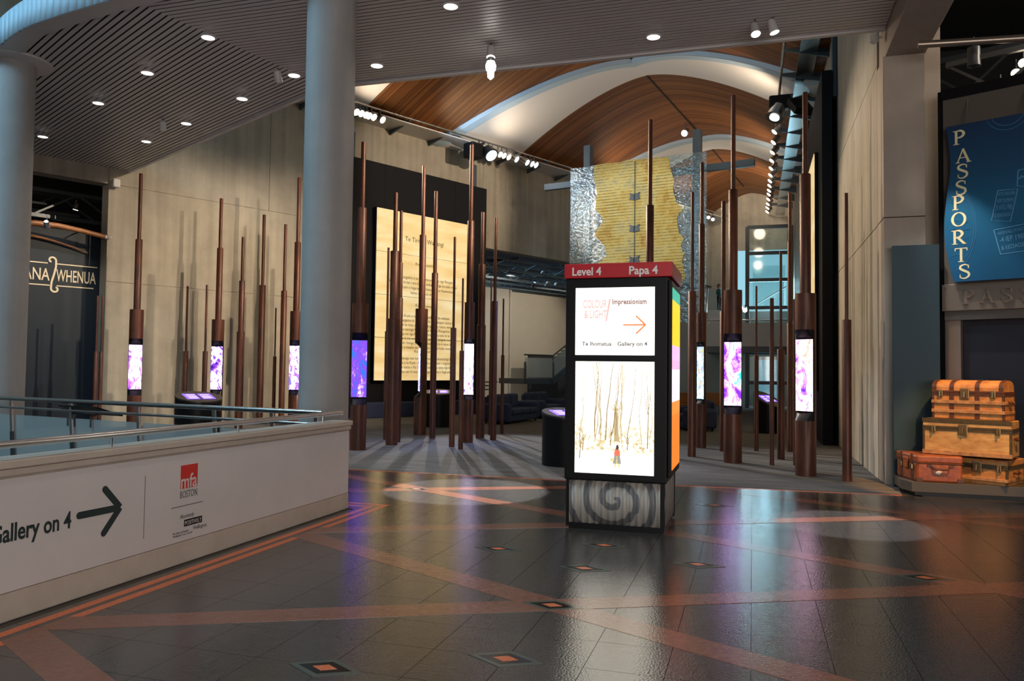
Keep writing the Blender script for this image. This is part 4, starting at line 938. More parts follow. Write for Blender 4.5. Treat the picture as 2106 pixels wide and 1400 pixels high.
M['trk'] = em('pale_trunk_print', (.62, .48, .25), .75); M['trk2'] = em('brown_trunk_print', (.42, .27, .12), .6)
rr = random.Random(3); polys, polys2 = [], []
for i in range(16):
    x = a0+.03+rr.random()*(a1-a0-.06); zb_ = rr.uniform(.86, 1.0); pts_ = [(x, zb_)]; 
    for s_ in range(5): x += rr.uniform(-.025, .03); pts_.append((min(max(x, a0+.01), a1-.01), zb_+(b1_-.01-zb_)*(s_+1)/5))
    w_ = rr.uniform(.006, .013); (polys if rr.random() < .75 else polys2).extend(ribbon(pts_, [w_*(1-.12*j) for j in range(6)]))
for cx_, zb_, hh in ((a0+.05, .72, .3), (a0+.08, .80, .22), (-1.37, .86, .25), (-1.2, .82, .2), (-1.0, .84, .75)):
    polys2 += ribbon([(cx_, zb_), (cx_+.01, zb_+hh*.5), (cx_-.01, zb_+hh)], [.010, .007, .003])
    for s_ in (-1, 1): polys2 += ribbon([(cx_+.005, zb_+hh*.45), (cx_+s_*.04, zb_+hh*.8)], [.006, .003])
polys += ribbon([(-1.31, .9), (-1.315, 1.2)], [.05, .04])
for a_ in range(9): polys += ribbon([(-1.315, 1.2), (-1.315+.1*math.cos(.6+a_*.25), 1.2+.11*math.sin(.6+a_*.25))], [.008, .003])
flat(polys, (0, ys_, 0), X, ZU, M['trk'], t, 'printed_trees', .0005, .0015)['kind'] = 'stuff'; flat(polys2, (0, ys_, 0), X, ZU, M['trk2'], t, 'printed_trees', .0005, .002)['kind'] = 'stuff'
fx, fz = -1.30, .645
for nm, mt, pl in (('printed_figure', em('print_dark', (.12, .10, .10), .5), [[(fx-.017, fz+.175), (fx+.014, fz+.175), (fx+.016, fz+.205), (fx+.006, fz+.225), (fx-.008, fz+.22)]]),
                   ('printed_figure', em('print_red', (.75, .18, .10), .9), [[(fx-.03, fz+.115), (fx+.03, fz+.115), (fx+.026, fz+.165), (fx+.012, fz+.18), (fx-.014, fz+.18), (fx-.03, fz+.15)]]),
                   ('printed_figure', em('print_skirt', (.35, .36, .30), .8), [[(fx-.045, fz+.035), (fx+.04, fz+.035), (fx+.028, fz+.115), (fx-.028, fz+.115)]]),
                   ('printed_figure', em('print_ochre', (.75, .55, .2), 1.0), [[(fx-.012, fz+.03), (fx+.004, fz+.03), (fx+.002, fz+.112), (fx-.006, fz+.112)], [(fx-.028, fz), (fx-.01, fz), (fx-.012, fz+.035), (fx-.026, fz+.035)], [(fx+.01, fz), (fx+.028, fz), (fx+.026, fz+.035), (fx+.012, fz+.035)], [(fx-.07, fz+.06), (fx-.042, fz+.055), (fx-.04, fz+.09), (fx-.065, fz+.09)]])):
    flat(pl, (0, ys_, 0), X, ZU, mt, t, nm, .001, .003)
# side poster
m, nt, bs = newmat('backlit_side_poster'); bs.inputs['Base Color'].default_value = (0, 0, 0, 1)
g_ = nt.nodes.new('ShaderNodeNewGeometry'); sp = N(nt, 'ShaderNodeSeparateXYZ'); nt.links.new(g_.outputs['Position'], sp.inputs[0])
mr = N(nt, 'ShaderNodeMapRange'); mr.inputs[1].default_value = .62; mr.inputs[2].default_value = 2.46; nt.links.new(sp.outputs[2], mr.inputs[0])
r_ = ramp(nt, mr.outputs[0], [(0, (.80, .17, .02)), (.30, (.85, .22, .03)), (.37, (.86, .60, .75)), (.47, (.90, .70, .85)), (.55, (.95, .35, .55)), (.60, (.90, .40, .80)), (.68, (.9, .5, .02)), (.88, (.92, .52, .03)), (.93, (.05, .35, .25))], 'CONSTANT')
n1 = N(nt, 'ShaderNodeTexNoise', i_Scale=18, i_Detail=4); nt.links.new(pos(nt), n1.inputs['Vector'])
mx = N(nt, 'ShaderNodeMix', data_type='RGBA', blend_type='OVERLAY'); mx.inputs[0].default_value = .25; nt.links.new(r_.outputs[0], mx.inputs[6]); nt.links.new(n1.outputs[0], mx.inputs[7]); nt.links.new(mx.outputs[2], bs.inputs['Emission Color']); bs.inputs['Emission Strength'].default_value = 1.1
sp_ = MB().box((KX1+.014, KY0+.14, .62), (KX1+.02, KY1-.08, 2.46)).build('poster', m, t); sp_['label'] = 'backlit orange and pink side poster'

# ================================================================ MANA WHENUA ENTRANCE (left)
d_a, d_b = -5.4, .3
t = thing('entrance_sign', LW(-2.5, -.6, 0), 'navy entrance panel lettered MANA WHENUA at the left exhibition', 'sign')
m_ = MB(); lwbox(m_, d_a, d_b, 0, 5.08, -.75, -.6); m_.build('navy_panel', M['navy'], t)
o_ = -.595
Pm = lambda x, y: (lambda q: ((q-L0).dot(DL), q.z))(PL(x, y, L0+NL*o_, NL))
pw0, pw1 = Pm(113, 576), Pm(195, 580); zb_ = pw0[1]-.02; hh = Pm(113, 545)[1]-zb_
text('WHENUA', LW(pw0[0]+.02, o_, zb_), DL, ZU, .32, M['letter'], t, width=pw1[0]-pw0[0], depth=.012, bold=.008)
pa0 = Pm(63, 563); wl_ = Pm(102, 568)[0]-pa0[0]
text('MANA', LW(pa0[0]-.36, o_, zb_), DL, ZU, .32, M['letter'], t, width=wl_+.36, depth=.012, bold=.008)
c0 = Pm(108, 565)[0]; cz = zb_+.16
def arc2(cx, cz_, r0_, r1_, a0_, a1_, n=14): return [(cx+(r0_+(r1_-r0_)*i/n)*math.cos(a0_+(a1_-a0_)*i/n), cz_+(r0_+(r1_-r0_)*i/n)*math.sin(a0_+(a1_-a0_)*i/n)) for i in range(n+1)]
S1 = arc2(c0-.03, cz+.36, .035, .10, -1.8, -7.2+.9, 16)
curl = S1+[(c0+.07, cz+.2), (c0+.03, cz), (c0-.02, cz-.2)]+[(2*(c0+.02)-x+.0, 2*cz-z) for x, z in S1[::-1]]
flat(ribbon(curl, .045), LW(0, o_, 0), DL, ZU, M['letter'], t, 'scroll', .001, .014)
for x0, x1, z_ in ((c0+.08, -.02, cz+.28), (c0-3, c0-.12, cz+.28), (c0+.1, -.1, cz-.28), (c0-3, c0-.06, cz-.28)):
    flat([[(x0, z_-.014), (x1, z_-.014), (x1, z_+.014), (x0, z_+.014)]], LW(0, o_, 0), DL, ZU, M['letter'], t, 'rule_line', .001, .012)
for lab, pts_, r0_, r1_, tip in (('long wooden spear with pale tip above the navy sign panel', [(20, 460), (70, 458), (120, 464), (170, 475), (216, 487)], .075, .06, True), ('shorter tapering wooden spear just above the MANA WHENUA lettering', [(20, 478), (70, 485), (110, 495), (150, 508), (181, 520)], .05, .012, False)):
    oo = .12; pp = [PL(x, y, L0+NL*(oo if tip else -.5), NL) for x, y in pts_]; n_ = len(pp)
    t2 = thing('wooden_spear', pp[0], lab, 'spear'); MB().tube(pp, [r0_+(r1_-r0_)*i/(n_-1) for i in range(n_)], 10).build('shaft', M['wood'], t2, smooth=True)
    if tip:
        e_ = PL(230, 489, L0+NL*oo, NL); MB().tube([pp[-1], pp[-1]*.5+e_*.5, e_], [.055, .04, .015], 10).build('tip', M['white'], t2, smooth=True)
    MB().tube([pp[1], pp[1]-NL*(oo+.62 if tip else .12)], .015, 6).build('wall_peg', M['dsteel'], t2)
    MB().tube([pp[3], pp[3]-NL*(oo+.62 if tip else .12)], .015, 6).build('wall_peg', M['dsteel'], t2)
light('SPOT', LW(-1.2, 2.5, 6.5), LW(-1.1, -.6, 3.6), 260, (1, .92, .8), .05, 40, .9, None, 'sign_wash')
def truss(p, q, h, n, label, group=None, mat='dsteel', r=.05):
    p, q = V(p), V(q); t = thing('roof_truss', (p+q)/2, label, 'truss', group)
    for z in (0, h): MB().bar(p+ZU*z, q+ZU*z, r*2, r*2).build('chord', M[mat], t)
    for i in range(n):
        a, b = p+(q-p)*(i/n), p+(q-p)*((i+1)/n); MB().bar(a if i % 2 else a+ZU*h, b+ZU*h if i % 2 else b, r, r).build('brace', M[mat], t)
    return t
for i in range(4): truss(LW(-9, -2.0-i*1.7, 5.6+.25*(i % 2)), LW(1, -2.0-i*1.7, 5.6+.25*(i % 2)), .7, 9, 'dark roof truss inside the left exhibition entrance, '+['nearest the opening', 'second from the opening', 'third from the opening', 'deepest inside'][i], 'trusses in the left exhibition')
m_ = MB(); m_.fbox(LW(-1.6, -2.5, 6.0), DL, NL, ZU, (-.9, -.25, 0), (-.1, .25, .06)); m_.fbox(LW(-1.6, -2.5, 6.0), DL, NL, ZU, (.0, -.25, -.05), (.8, .25, .01)); tag(m_.build('air_duct', M['steel']), 'pale metal duct under the dark trusses at left', 'duct')
spot_fixture(PL(96, 462, L0+NL*1.2, NL), LW(-1, -.6, 3.5), 'small white spotlight hanging in front of the wooden spears', None, .07, 'lamp', hang=.2)
spot_fixture(PL(157, 426, L0-NL*3, NL), LW(-1, -4, 0), 'tiny spotlight glowing in the dark left exhibition roof', None, .08, 'lampw', hang=.2)
m_ = MB(); p = LW(.12, .15, 6.35); m_.fbox(p, DL, NL, ZU, (-.09, -.08, -.12), (.09, .08, .10)); t = m_.build('wall_speaker', M['white'], bevel=.03); tag(t, 'small white loudspeaker at the corner where ceiling meets left wall', 'speaker')

# ================================================================ CONSOLES
M['cscr'] = em('violet_touchscreen', (.20, .10, .95), 1.6); M['cscr2'] = em('pale_violet_glow', (.62, .5, 1), 1.8)
def console(c, r, h, label, tilt=.12, ang=0, scr=True, n=32):
    c = V(c); t = thing('touch_console', c, label, 'console'); dx = V((math.cos(ang), math.sin(ang), 0)); sx = V((-dx.y, dx.x, 0))
    m_ = MB(); k = len(m_.v)
    for zf in (0, 1):
        for j in range(n):
            a = 2*math.pi*j/n; p = dx*math.cos(a)*r+sx*math.sin(a)*r; m_.v.append(c+p+ZU*(h+tilt*-math.cos(a) if zf else 0))
    m_.f += [(j, (j+1) % n, n+(j+1) % n, n+j) for j in range(n)]+[tuple(range(n))[::-1]]; m_.m += [0]*(n+1); m_.build('drum', M['black'], t, smooth=True)
    m_ = MB(); m_.v = []
    for zf in (0, .03):
        for j in range(n):
            a = 2*math.pi*j/n; p = (dx*math.cos(a)+sx*math.sin(a))*r*1.02; m_.v.append(c+p+ZU*(h-tilt*math.cos(a)+zf))
    m_.f += [(j, (j+1) % n, n+(j+1) % n, n+j) for j in range(n)]+[tuple(range(n))[::-1], tuple(range(n, 2*n))]; m_.m += [0]*(n+2); m_.build('top', M['bronze'], t)
    ey = (dx-ZU*tilt/r).normalized(); nz = sx.cross(ey)
    if nz.z < 0: nz = -nz
    cc = c+ZU*(h+.031)
    for s_ in (-1, 1):
        m_ = MB(); m_.fbox(cc, sx, ey, nz, (s_*r*.06 if s_ > 0 else -r*.62, -r*.45, 0), (r*.62 if s_ > 0 else -r*.06, r*.5, .006)); sc_ = m_.build('screen', M['cscr'], t)
        for q_ in (-.25, .05, .3):
            m_ = MB(); a_, b_ = (r*.12, r*.5); a_, b_ = (a_, b_) if s_ > 0 else (-b_, -a_); m_.fbox(cc, sx, ey, nz, (a_, r*q_, .006), (b_, r*(q_+.08), .008)); m_.build('menu_line', M['cscr2'], sc_)
    return t
pc = G(406, 905); console((pc.x, pc.y, .004), .48, .92, 'black touch console with violet screen below the left poles', .10, math.atan2(-pc.y, -pc.x)+.3)
pc = G(901, 877); console((pc.x, pc.y, .004), .42, .95, 'round black touch console glowing in front of the text panel', .06, math.atan2(-pc.y, -pc.x))
pc = G(1152, 962); console((pc.x, pc.y+.45, .004), .42, .86, 'black drum touch console with blue screen left of the kiosk', .07, math.atan2(-pc.y, -pc.x)+.4)
pc = G(1578, 890); console((pc.x, pc.y, .004), .36, .9, 'dark touch console far right among the poles', .2, math.atan2(-pc.y, -pc.x)+.9)

# ================================================================ SOFAS
def sofa(c, ang, Ln, label, seats=3, D=.95):
    c = V(c); ex = V((math.cos(ang), math.sin(ang), 0)); ey = V((-ex.y, ex.x, 0)); t = thing('sofa', c, label, 'sofa')   # ex along, +ey = back
    f = lambda a, b, nm, bv=.05: MB().fbox(c, ex, ey, ZU, a, b).build(nm, M['sofa'], t, bevel=bv)
    f((-Ln/2+.1, -D/2+.05, .06), (Ln/2-.1, D/2-.05, .28), 'base'); f((-Ln/2, -D/2, .05), (-Ln/2+.24, D/2, .62), 'arm', .1); f((Ln/2-.24, -D/2, .05), (Ln/2, D/2, .62), 'arm', .1)
    sw = (Ln-.48)/seats
    for i in range(seats):
        x0 = -Ln/2+.24+i*sw
        f((x0+.005, -D/2-.02, .28), (x0+sw-.005, D/2-.2, .44), 'seat_cushion'); f((x0+.005, D/2-.3, .42), (x0+sw-.005, D/2-.05, .86), 'back_cushion', .07)
    f((-Ln/2+.2, D/2-.1, .1), (Ln/2-.2, D/2, .8), 'back')
    for sx_ in (-1, 1):
        for sy_ in (-1, 1): MB().lathe([(.03, 0), (.035, .07)], c+ex*sx_*(Ln/2-.12)+ey*sy_*(D/2-.12), 10).build('foot', M['black'], t)
sofa((-7.2, 23.6, .004), math.radians(84), 2.5, 'long navy sofa nearest the copper lit poles'); sofa((-6.95, 26.6, .004), math.radians(84), 2.3, 'second navy sofa set behind the first, beside the staircase')
pc = G(1422, 884); sofa((pc.x, pc.y+.3, .004), math.radians(-70), 1.7, 'dark navy sofa just right of the kiosk among the poles', 2)

# ================================================================ SIDE ROOM: STAIRCASE, TRUSSES
t = thing('staircase', LW(20, -3, 0), 'staircase with glass landing in the side room', 'staircase')
SO = -2.6
Ps = lambda x, y: (lambda q: ((q-L0).dot(DL), q.z))(PL(x, y, L0+NL*SO, NL))
la, lb = Ps(1078, 778), Ps(1130, 778); zl = la[1]
m_ = MB(); lwbox(m_, la[0], lb[0]+.3, zl-.25, zl, SO-1.6, SO); m_.build('landing', M['dsteel'], t)
for i in range(12):
    m_ = MB(); lwbox(m_, lb[0]+.3+i*.3, lb[0]+.62+i*.3, zl+i*.17, zl+i*.17+.06, SO-1.6, SO); m_.build('tread', M['dsteel'], t)
m_ = MB(); m_.bar(LW(lb[0]+.2, SO, zl-.15), LW(lb[0]+4, SO, zl+1.95), .06, .3); m_.build('stringer', M['dsteel'], t)
for i in range(9):
    m_ = MB(); lwbox(m_, la[0]-.3-i*.3, la[0]-i*.3+.02, zl-(i+1)*.17-.06, zl-(i+1)*.17, SO-3.3, SO-1.7); m_.build('tread', M['dsteel'], t)
m_ = MB(); lwbox(m_, la[0]+.05, lb[0]+.2, zl+.05, zl+.95, SO-.015, SO); m_.build('glass_pane', M['frost'], t)
m_ = MB(); a, b_ = LW(lb[0]+.3, SO, zl+.1), LW(lb[0]+3.9, SO, zl+2.1); m_.hexa([a, b_, b_-NL*.015, a-NL*.015]+[p+ZU*.85 for p in (a, b_, b_-NL*.015, a-NL*.015)]); m_.build('glass_pane', M['frost'], t)
for d_ in (la[0]+.03, lb[0]+.22, lb[0]+2): m_ = MB(); m_.fbox(L0, DL, NL, ZU, (d_, SO-.05, zl-.1 if d_ < lb[0]+1 else zl+.9), (d_+.08, SO+.02, zl+.75 if d_ < lb[0]+1 else zl+1.8)); m_.build('post', M['dsteel'], t)
MB().tube([LW(la[0], SO, zl+1.08), LW(lb[0]+.25, SO, zl+1.08), LW(lb[0]+3.9, SO, zl+3.1)], .035, 10).build('handrail', M['bronze'], t, smooth=True)
m_ = MB(); lwbox(m_, LWp(1086, 800, -5.85)[0], 30, 0, 2.4, -5.9, -5.8); m_.build('under_stair_wall', M['dark'], t)
for i in range(5): truss(LW(12, -.8-i*1.2, 5.75), LW(33, -.8-i*1.2, 5.75), .45, 22, 'dark blue roof truss over the side room, '+['nearest the hall', 'second from the hall', 'middle one', 'second from the beige wall', 'closest to the beige wall'][i], 'trusses over the side room', 'bsteel', .045)
for i in range(7): tag(MB().bar(LW(13+i*2.6, -6, 6.25), LW(13.6+i*2.6, -.5, 6.25), .12, .12).build('roof_beam', M['bsteel']), 'blue grey cross beam over the side room trusses', 'beam', 'cross beams over the side room')
for x, y, mt in ((1077, 556, 'lampw'), (1115, 563, 'lampw'), (1097, 586, 'lamp'), (1125, 584, 'lamp'), (1145, 583, 'lamp')):
    spot_fixture(PL(x, y, L0-NL*2.5, NL), LW(20, -6, 2), 'small spotlight under the side room trusses, '+{1077: 'warm and furthest left', 1115: 'warm one further right', 1097: 'white and leftmost of three', 1125: 'white middle one of three', 1145: 'white and rightmost of three'}[x], 'spotlights in the side room', .10, mt, hang=.25)
light('SPOT', LW(17, -1.5, 5.6), LW(18.5, -6, 2.5), 420, (1, .85, .66), .05, 110, .6, None, 'side_room_wash'); light('SPOT', LW(24, -1.5, 5.6), LW(23.5, -6.8, 2.5), 420, (1, .85, .66), .05, 100, .6, None, 'side_room_wash')
light('AREA', LW(19, -3, 7.8), LW(19, -3, 0), 60, (.4, .75, 1), 4, name='side_room_top_lamp')  # blue area lamp facing down below the closed side room ceiling

# ================================================================ FAR END: BALCONY, LIFT, PEOPLE
YB = 37.5
bl = thing('balcony', (-.5, YB, 3), 'pale balcony bridge across the far end of the hall', 'balcony')
x0, x1 = PY(1452, 680, YB).x, XR-.05; zt, zb_ = PY(1500, 664, YB).z, PY(1500, 712, YB).z
MB().box((x0, YB, zb_), (x1, YB+.15, zt)).build('parapet', M['white'], bl); MB().prism([(x0, YB), (x1, YB), (x1, 38.4), (PY(1537, 500, 38.6).x-.15, 38.4), (PY(1537, 500, 38.6).x-.15, 42), (x0, 42)], zb_-.28, zb_).build('slab', M['dsteel'], bl)
MB().tube([(x0, YB-.02, zt+.12), (x1, YB-.02, zt+.12)], .04, 10).build('handrail', M['steel'], bl, smooth=True)
for i in range(5): MB().tube([(x0+.1+i*(x1-x0-.2)/4, YB, zt-.02), (x0+.1+i*(x1-x0-.2)/4, YB, zt+.1)], .02, 6).build('rail_bracket', M['steel'], bl)
st = thing('upper_steps', (PY(1470, 640, 38.6).x, 38.8, zb_), 'short pale steps rising to the far upper landing', 'steps'); zs = PY(1470, 637, 39).z
xs0, xs1 = PY(1455, 640, 39).x, PY(1492, 640, 39).x
for i in range(5): MB().box((xs0, 38+i*.3, zb_), (xs1, 39.8, zb_+(zs-zb_)*(i+1)/5)).build('step', M['white'], st)
MB().tube([(xs0, 38, zs-.2), (xs0, 39.4, zs+1.1)], .03, 8).build('handrail', M['steel'], st)
# lift shaft
YL = 38.6; lx0, lx1 = PY(1537, 500, YL).x, XR-.15; lz = PY(1537, 467, YL).z
lf = thing('glass_lift', ((lx0+lx1)/2, YL+.8, 0), 'glazed steel framed lift shaft at the far end', 'lift')
for xx, yy in ((lx0, YL), (lx1, YL), (lx0, YL+1.6), (lx1, YL+1.6)): MB().box((xx-.09, yy-.09, 0), (xx+.09, yy+.09, lz)).build('post', M['dsteel'], lf)
for zz in (lz, PY(1560, 520, YL).z, PY(1560, 575, YL).z, PY(1560, 632, YL).z, 2.6, 1.2): MB().box((lx0, YL-.08, zz-.1), (lx1, YL+.08, zz+.06)).build('transom', M['dsteel'], lf); 
zz_ = [.1, 1.2, 2.5, PY(1560, 632, YL).z, PY(1560, 575, YL).z, PY(1560, 520, YL).z, lz]
for a, b_ in zip(zz_, zz_[1:]): MB().box((lx0+.1, YL-.012, a+.06), (lx1-.1, YL+.012, b_-.1)).build('glass_pane', M['glass'], lf)
MB().box((lx0-.012, YL+.1, .1), (lx0+.012, YL+1.5, lz-.1)).build('glass_pane', M['glass'], lf)
MB().box((lx0+.25, YL+.3, PY(1560, 632, YL).z), (lx1-.25, YL+1.4, PY(1560, 545, YL).z)).build('car', M['glass'], lf)
MB().bar((lx0+.3, YL+.2, PY(1560, 628, YL).z), (lx1-.2, YL+.2, PY(1600, 588, YL).z), .06, .06).build('car_brace', M['steel'], lf)
# daylight window behind the lift
tag(MB().box((PY(1510, 600, 41.4).x, 41.4, PY(1550, 640, 41.4).z), (XR-.05, 41.5, PY(1550, 515, 41.4).z)).build('window_1', M['daylight']), 'bright blue daylight window behind the lift', kind='structure')
tag(MB().box((PY(1553, 800, 41.4).x, 41.4, .3), (PY(1612, 800, 41.4).x, 41.5, 2.3)).build('window_2', em('dim_daylight', (.25, .55, .68), .45)), 'dim blue window below the balcony', kind='structure')
tag(MB().box((-9, 42.2, -.1), (XR, 42.4, 6)).build('wall_end_lower', M['beige']), 'lower end wall of the hall', kind='structure')
def person(loc, face, label, top, bottom, H=1.68, arm=.25):
    loc = V(loc); f = V((math.cos(face), math.sin(face), 0)); s = V((-f.y, f.x, 0)); t = thing('person', loc, label, 'person'); k = H/1.7
    J = [((0, 0, .95), .15), ((0, 0, 1.15), .135), ((0, 0, 1.36), .15), ((0, 0, 1.46), .065), ((.015, 0, 1.53), .062), ((.02, 0, 1.61), .10), ((.01, 0, 1.68), .075)]
    Ed = [(i, i+1) for i in range(6)]
    def ch(root, pts):
        p = root
        for c, r in pts: J.append((c, r)); Ed.append((p, len(J)-1)); p = len(J)-1
    for g_ in (-1, 1):
        ch(2, [((0, g_*.17, 1.37), .065), ((0, g_*.24, 1.10), .05), ((arm, g_*.18, .98), .038), ((arm+.10, g_*.13, 1.0), .03)])
        ch(0, [((0, g_*.09, .86), .10), ((.01, g_*.1, .48), .068), ((-.01, g_*.1, .08), .045), ((.12, g_*.11, .04), .04)])
    me = bpy.data.meshes.new('body'); me.from_pydata([tuple((f*c[0]+s*c[1]+ZU*c[2])*k) for c, r in J], Ed, []); o = bpy.data.objects.new('body', me); COL.objects.link(o); o.parent = t; o['_o'] = tuple(loc)
    md = o.modifiers.new('skin', 'SKIN'); md.use_smooth_shade = True
    for v, (c, r) in zip(me.skin_vertices[0].data, J): v.radius = (r*k, r*k)
    me.skin_vertices[0].data[0].use_root = True
    o.modifiers.new('sub', 'SUBSURF').levels = 1; o.modifiers['sub'].render_levels = 1
    m, nt, bs = newmat('clothes'); tc = N(nt, 'ShaderNodeTexCoord'); sp = N(nt, 'ShaderNodeSeparateXYZ'); nt.links.new(tc.outputs['Object'], sp.inputs[0])
    mr = N(nt, 'ShaderNodeMapRange'); mr.inputs[2].default_value = 1.75*k; nt.links.new(sp.outputs[2], mr.inputs[0])
    r_ = ramp(nt, mr.outputs[0], [(0, (.02, .02, .02)), (.05, bottom), (.52, top), (.83, (.55, .32, .22))], 'CONSTANT'); nt.links.new(r_.outputs[0], bs.inputs['Base Color']); bs.inputs['Roughness'].default_value = .8; me.materials.append(m)
    hd = MB(); c = loc+(f*-.02+ZU*1.64)*k
    hd.grid(lambda a, b: c+(f*(-.115*math.cos(a)*math.cos(b)*1.0)+s*(.115*math.sin(a)*math.cos(b))+ZU*(.135*math.sin(b)+.0))*k, [-1.7+3.4*i/10 for i in range(11)], [-1.0+2.5*i/8 for i in range(9)])
    hd.build('hair', M['hair'], t, smooth=True, solid=.02)
    for g_ in (-1, 1):
        MB().lathe([(.004, -.008), (.012, 0), (.004, .008)], loc+(f*.115+s*.035*g_+ZU*1.625)*k, 8).build('eye', M['black'], t)
    MB().fbox(loc+(f*.12+ZU*1.59)*k, s, f, ZU, (-.012, -.02, -.02), (.012, .018, .025)).build('nose', M['skinm'], t, bevel=.006)
pz = PY(1479, 586, 39.4); person((pz.x, 39.4, zs+.0), math.radians(-40), 'woman in a teal top and dark trousers on the far upper landing', (.02, .10, .11), (.012, .012, .015), H=max(1.2, min(1.72, pz.z-zs)))
pz = PY(1521, 584, 38.4); person((pz.x, 38.3, zb_), math.radians(200), 'person in dark clothes partly hidden behind the magenta screen pole', (.05, .035, .05), (.012, .012, .015), H=max(1.2, min(1.8, pz.z-zb_)))
for x, y in ((1524, 631), (1532, 636)): spot_fixture(PY(x, y, 37.9), PY(x, y+30, 36), 'bright lamp by the far balcony rail, %s of two' % ('left' if x < 1528 else 'right'), 'lamps by the balcony', .12, 'lamp', hang=.2)
for x, y in ((1457, 445), (1466, 449)): spot_fixture(PL(x, y, APEX-DB*12, DB), PL(x, y+60, APEX-DB*14, DB), 'spotlight by the far end wall right of the glass document, %s of two' % ('upper left' if x < 1460 else 'lower right'), 'spotlights by the end wall', .1, 'lamp', hang=.25)
light('SPOT', W(13, 1, 10.5), W(8.6, 0, 9), 260, (1, .80, .58), .3, 90, .7, None, 'end_wall_wash'); light('AREA', (.6, 40.6, 5.2), (0, 36, 3), 200, (.6, .85, 1), 2.2, name='lift_daylight')
# orange seats under balcony
for i, x in enumerate((1461, 1499, 1403)):
    p = G(x, 853); t = thing('lobby_seat', (p.x, p.y, .004), 'orange lobby bench seat under the balcony, '+['left of the magenta screen pole', 'behind the magenta screen pole', 'nearest the kiosk'][i], 'seat', 'orange seats under the balcony')
    MB().box((p.x-.35, p.y-.25, .36), (p.x+.35, p.y+.25, .44)).build('seat', pm('orange_seat', (.35, .12, .02), .6), t, bevel=.02); MB().box((p.x-.35, p.y+.2, .44), (p.x+.35, p.y+.27, .85)).build('backrest', pm('orange_back', (.35, .12, .02), .6), t, bevel=.02)
    for g_ in (-.3, .3): MB().box((p.x+g_-.02, p.y-.2, 0), (p.x+g_+.02, p.y+.2, .36)).build('leg', M['dsteel'], t)

# ================================================================ PASSPORTS ENTRANCE (right)
Q0 = V((2.6, 12.6, 0)); EX = NL; EN = -DL   # along the entrance, towards the viewer
def Q(x, y, o=0): return PL(x, y, Q0+EN*o, DL)
def qa(x, y, o=0): p = Q(x, y, o); return ((p-Q0).dot(EX), p.z)
tp = thing('teal_panel', (2.25, 12.5, 0), 'tall teal panel standing in front of the right pillar', 'panel')
MB().box((1.94, 12.48, .0), (2.55, 12.56, 3.48)).build('board', M['teal'], tp, bevel=.004); MB().box((1.96, 12.56, 0), (2.53, 12.64, 3.4)).build('back_frame', M['black'], tp)
fr = thing('entrance_portal', Q0, 'grey metal entrance portal behind the PASSPORTS banner', 'portal')
MB().fbox(Q0, EX, EN, ZU, (-.06, -.25, 0), (.02, -.1, 5.75)).build('post', M['black'], fr)
MB().fbox(Q0, EX, EN, ZU, (.02, -.2, 0), (.22, -.08, 2.5)).build('jamb', M['plate'], fr)
MB().fbox(Q0, EX, EN, ZU, (.02, -.16, 2.4), (2.6, -.06, 5.7)).build('back_board', pm('grey_back_board', (.10, .085, .072), .5), fr)
MB().fbox(Q0, EX, EN, ZU, (.0, -.24, 5.6), (2.6, -.04, 5.75)).build('top_rail', M['black'], fr)
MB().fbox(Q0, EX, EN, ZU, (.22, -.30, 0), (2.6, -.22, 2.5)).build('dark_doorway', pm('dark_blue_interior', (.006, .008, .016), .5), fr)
# plaque
pl = thing('metal_plaque', Q0+ZU*2.5, 'brushed metal plaque with raised PASSPORTS lettering', 'sign')
pa, pb = qa(1937, 586), qa(1937, 640); hp = pa[1]; lp_ = pb[1]
MB().fbox(Q0, EX, EN, ZU, (pa[0], -.055, lp_), (2.6, 0.0, hp)).build('plate', M['plate'], pl, bevel=.004)
for xx in (pa[0]+.05, pa[0]+1.2, pa[0]+2.2):
    for zz in (lp_+.05, hp-.05): MB().tube([Q0+EX*xx+ZU*zz, Q0+EX*xx+ZU*zz+EN*.012], .012, 8).build('rivet', M['steel'], pl)
def cv(pts, n=6):   # smooth polyline through points (Catmull-Rom)
    out = []
    for i in range(len(pts)-1):
        p0, p1, p2, p3 = pts[max(i-1, 0)], pts[i], pts[i+1], pts[min(i+2, len(pts)-1)]
        for k_ in range(n):
            u = k_/n; out.append(tuple(.5*((2*p1[j])+(-p0[j]+p2[j])*u+(2*p0[j]-5*p1[j]+4*p2[j]-p3[j])*u*u+(-p0[j]+3*p1[j]-3*p2[j]+p3[j])*u**3) for j in range(2)))
    return out+[pts[-1]]
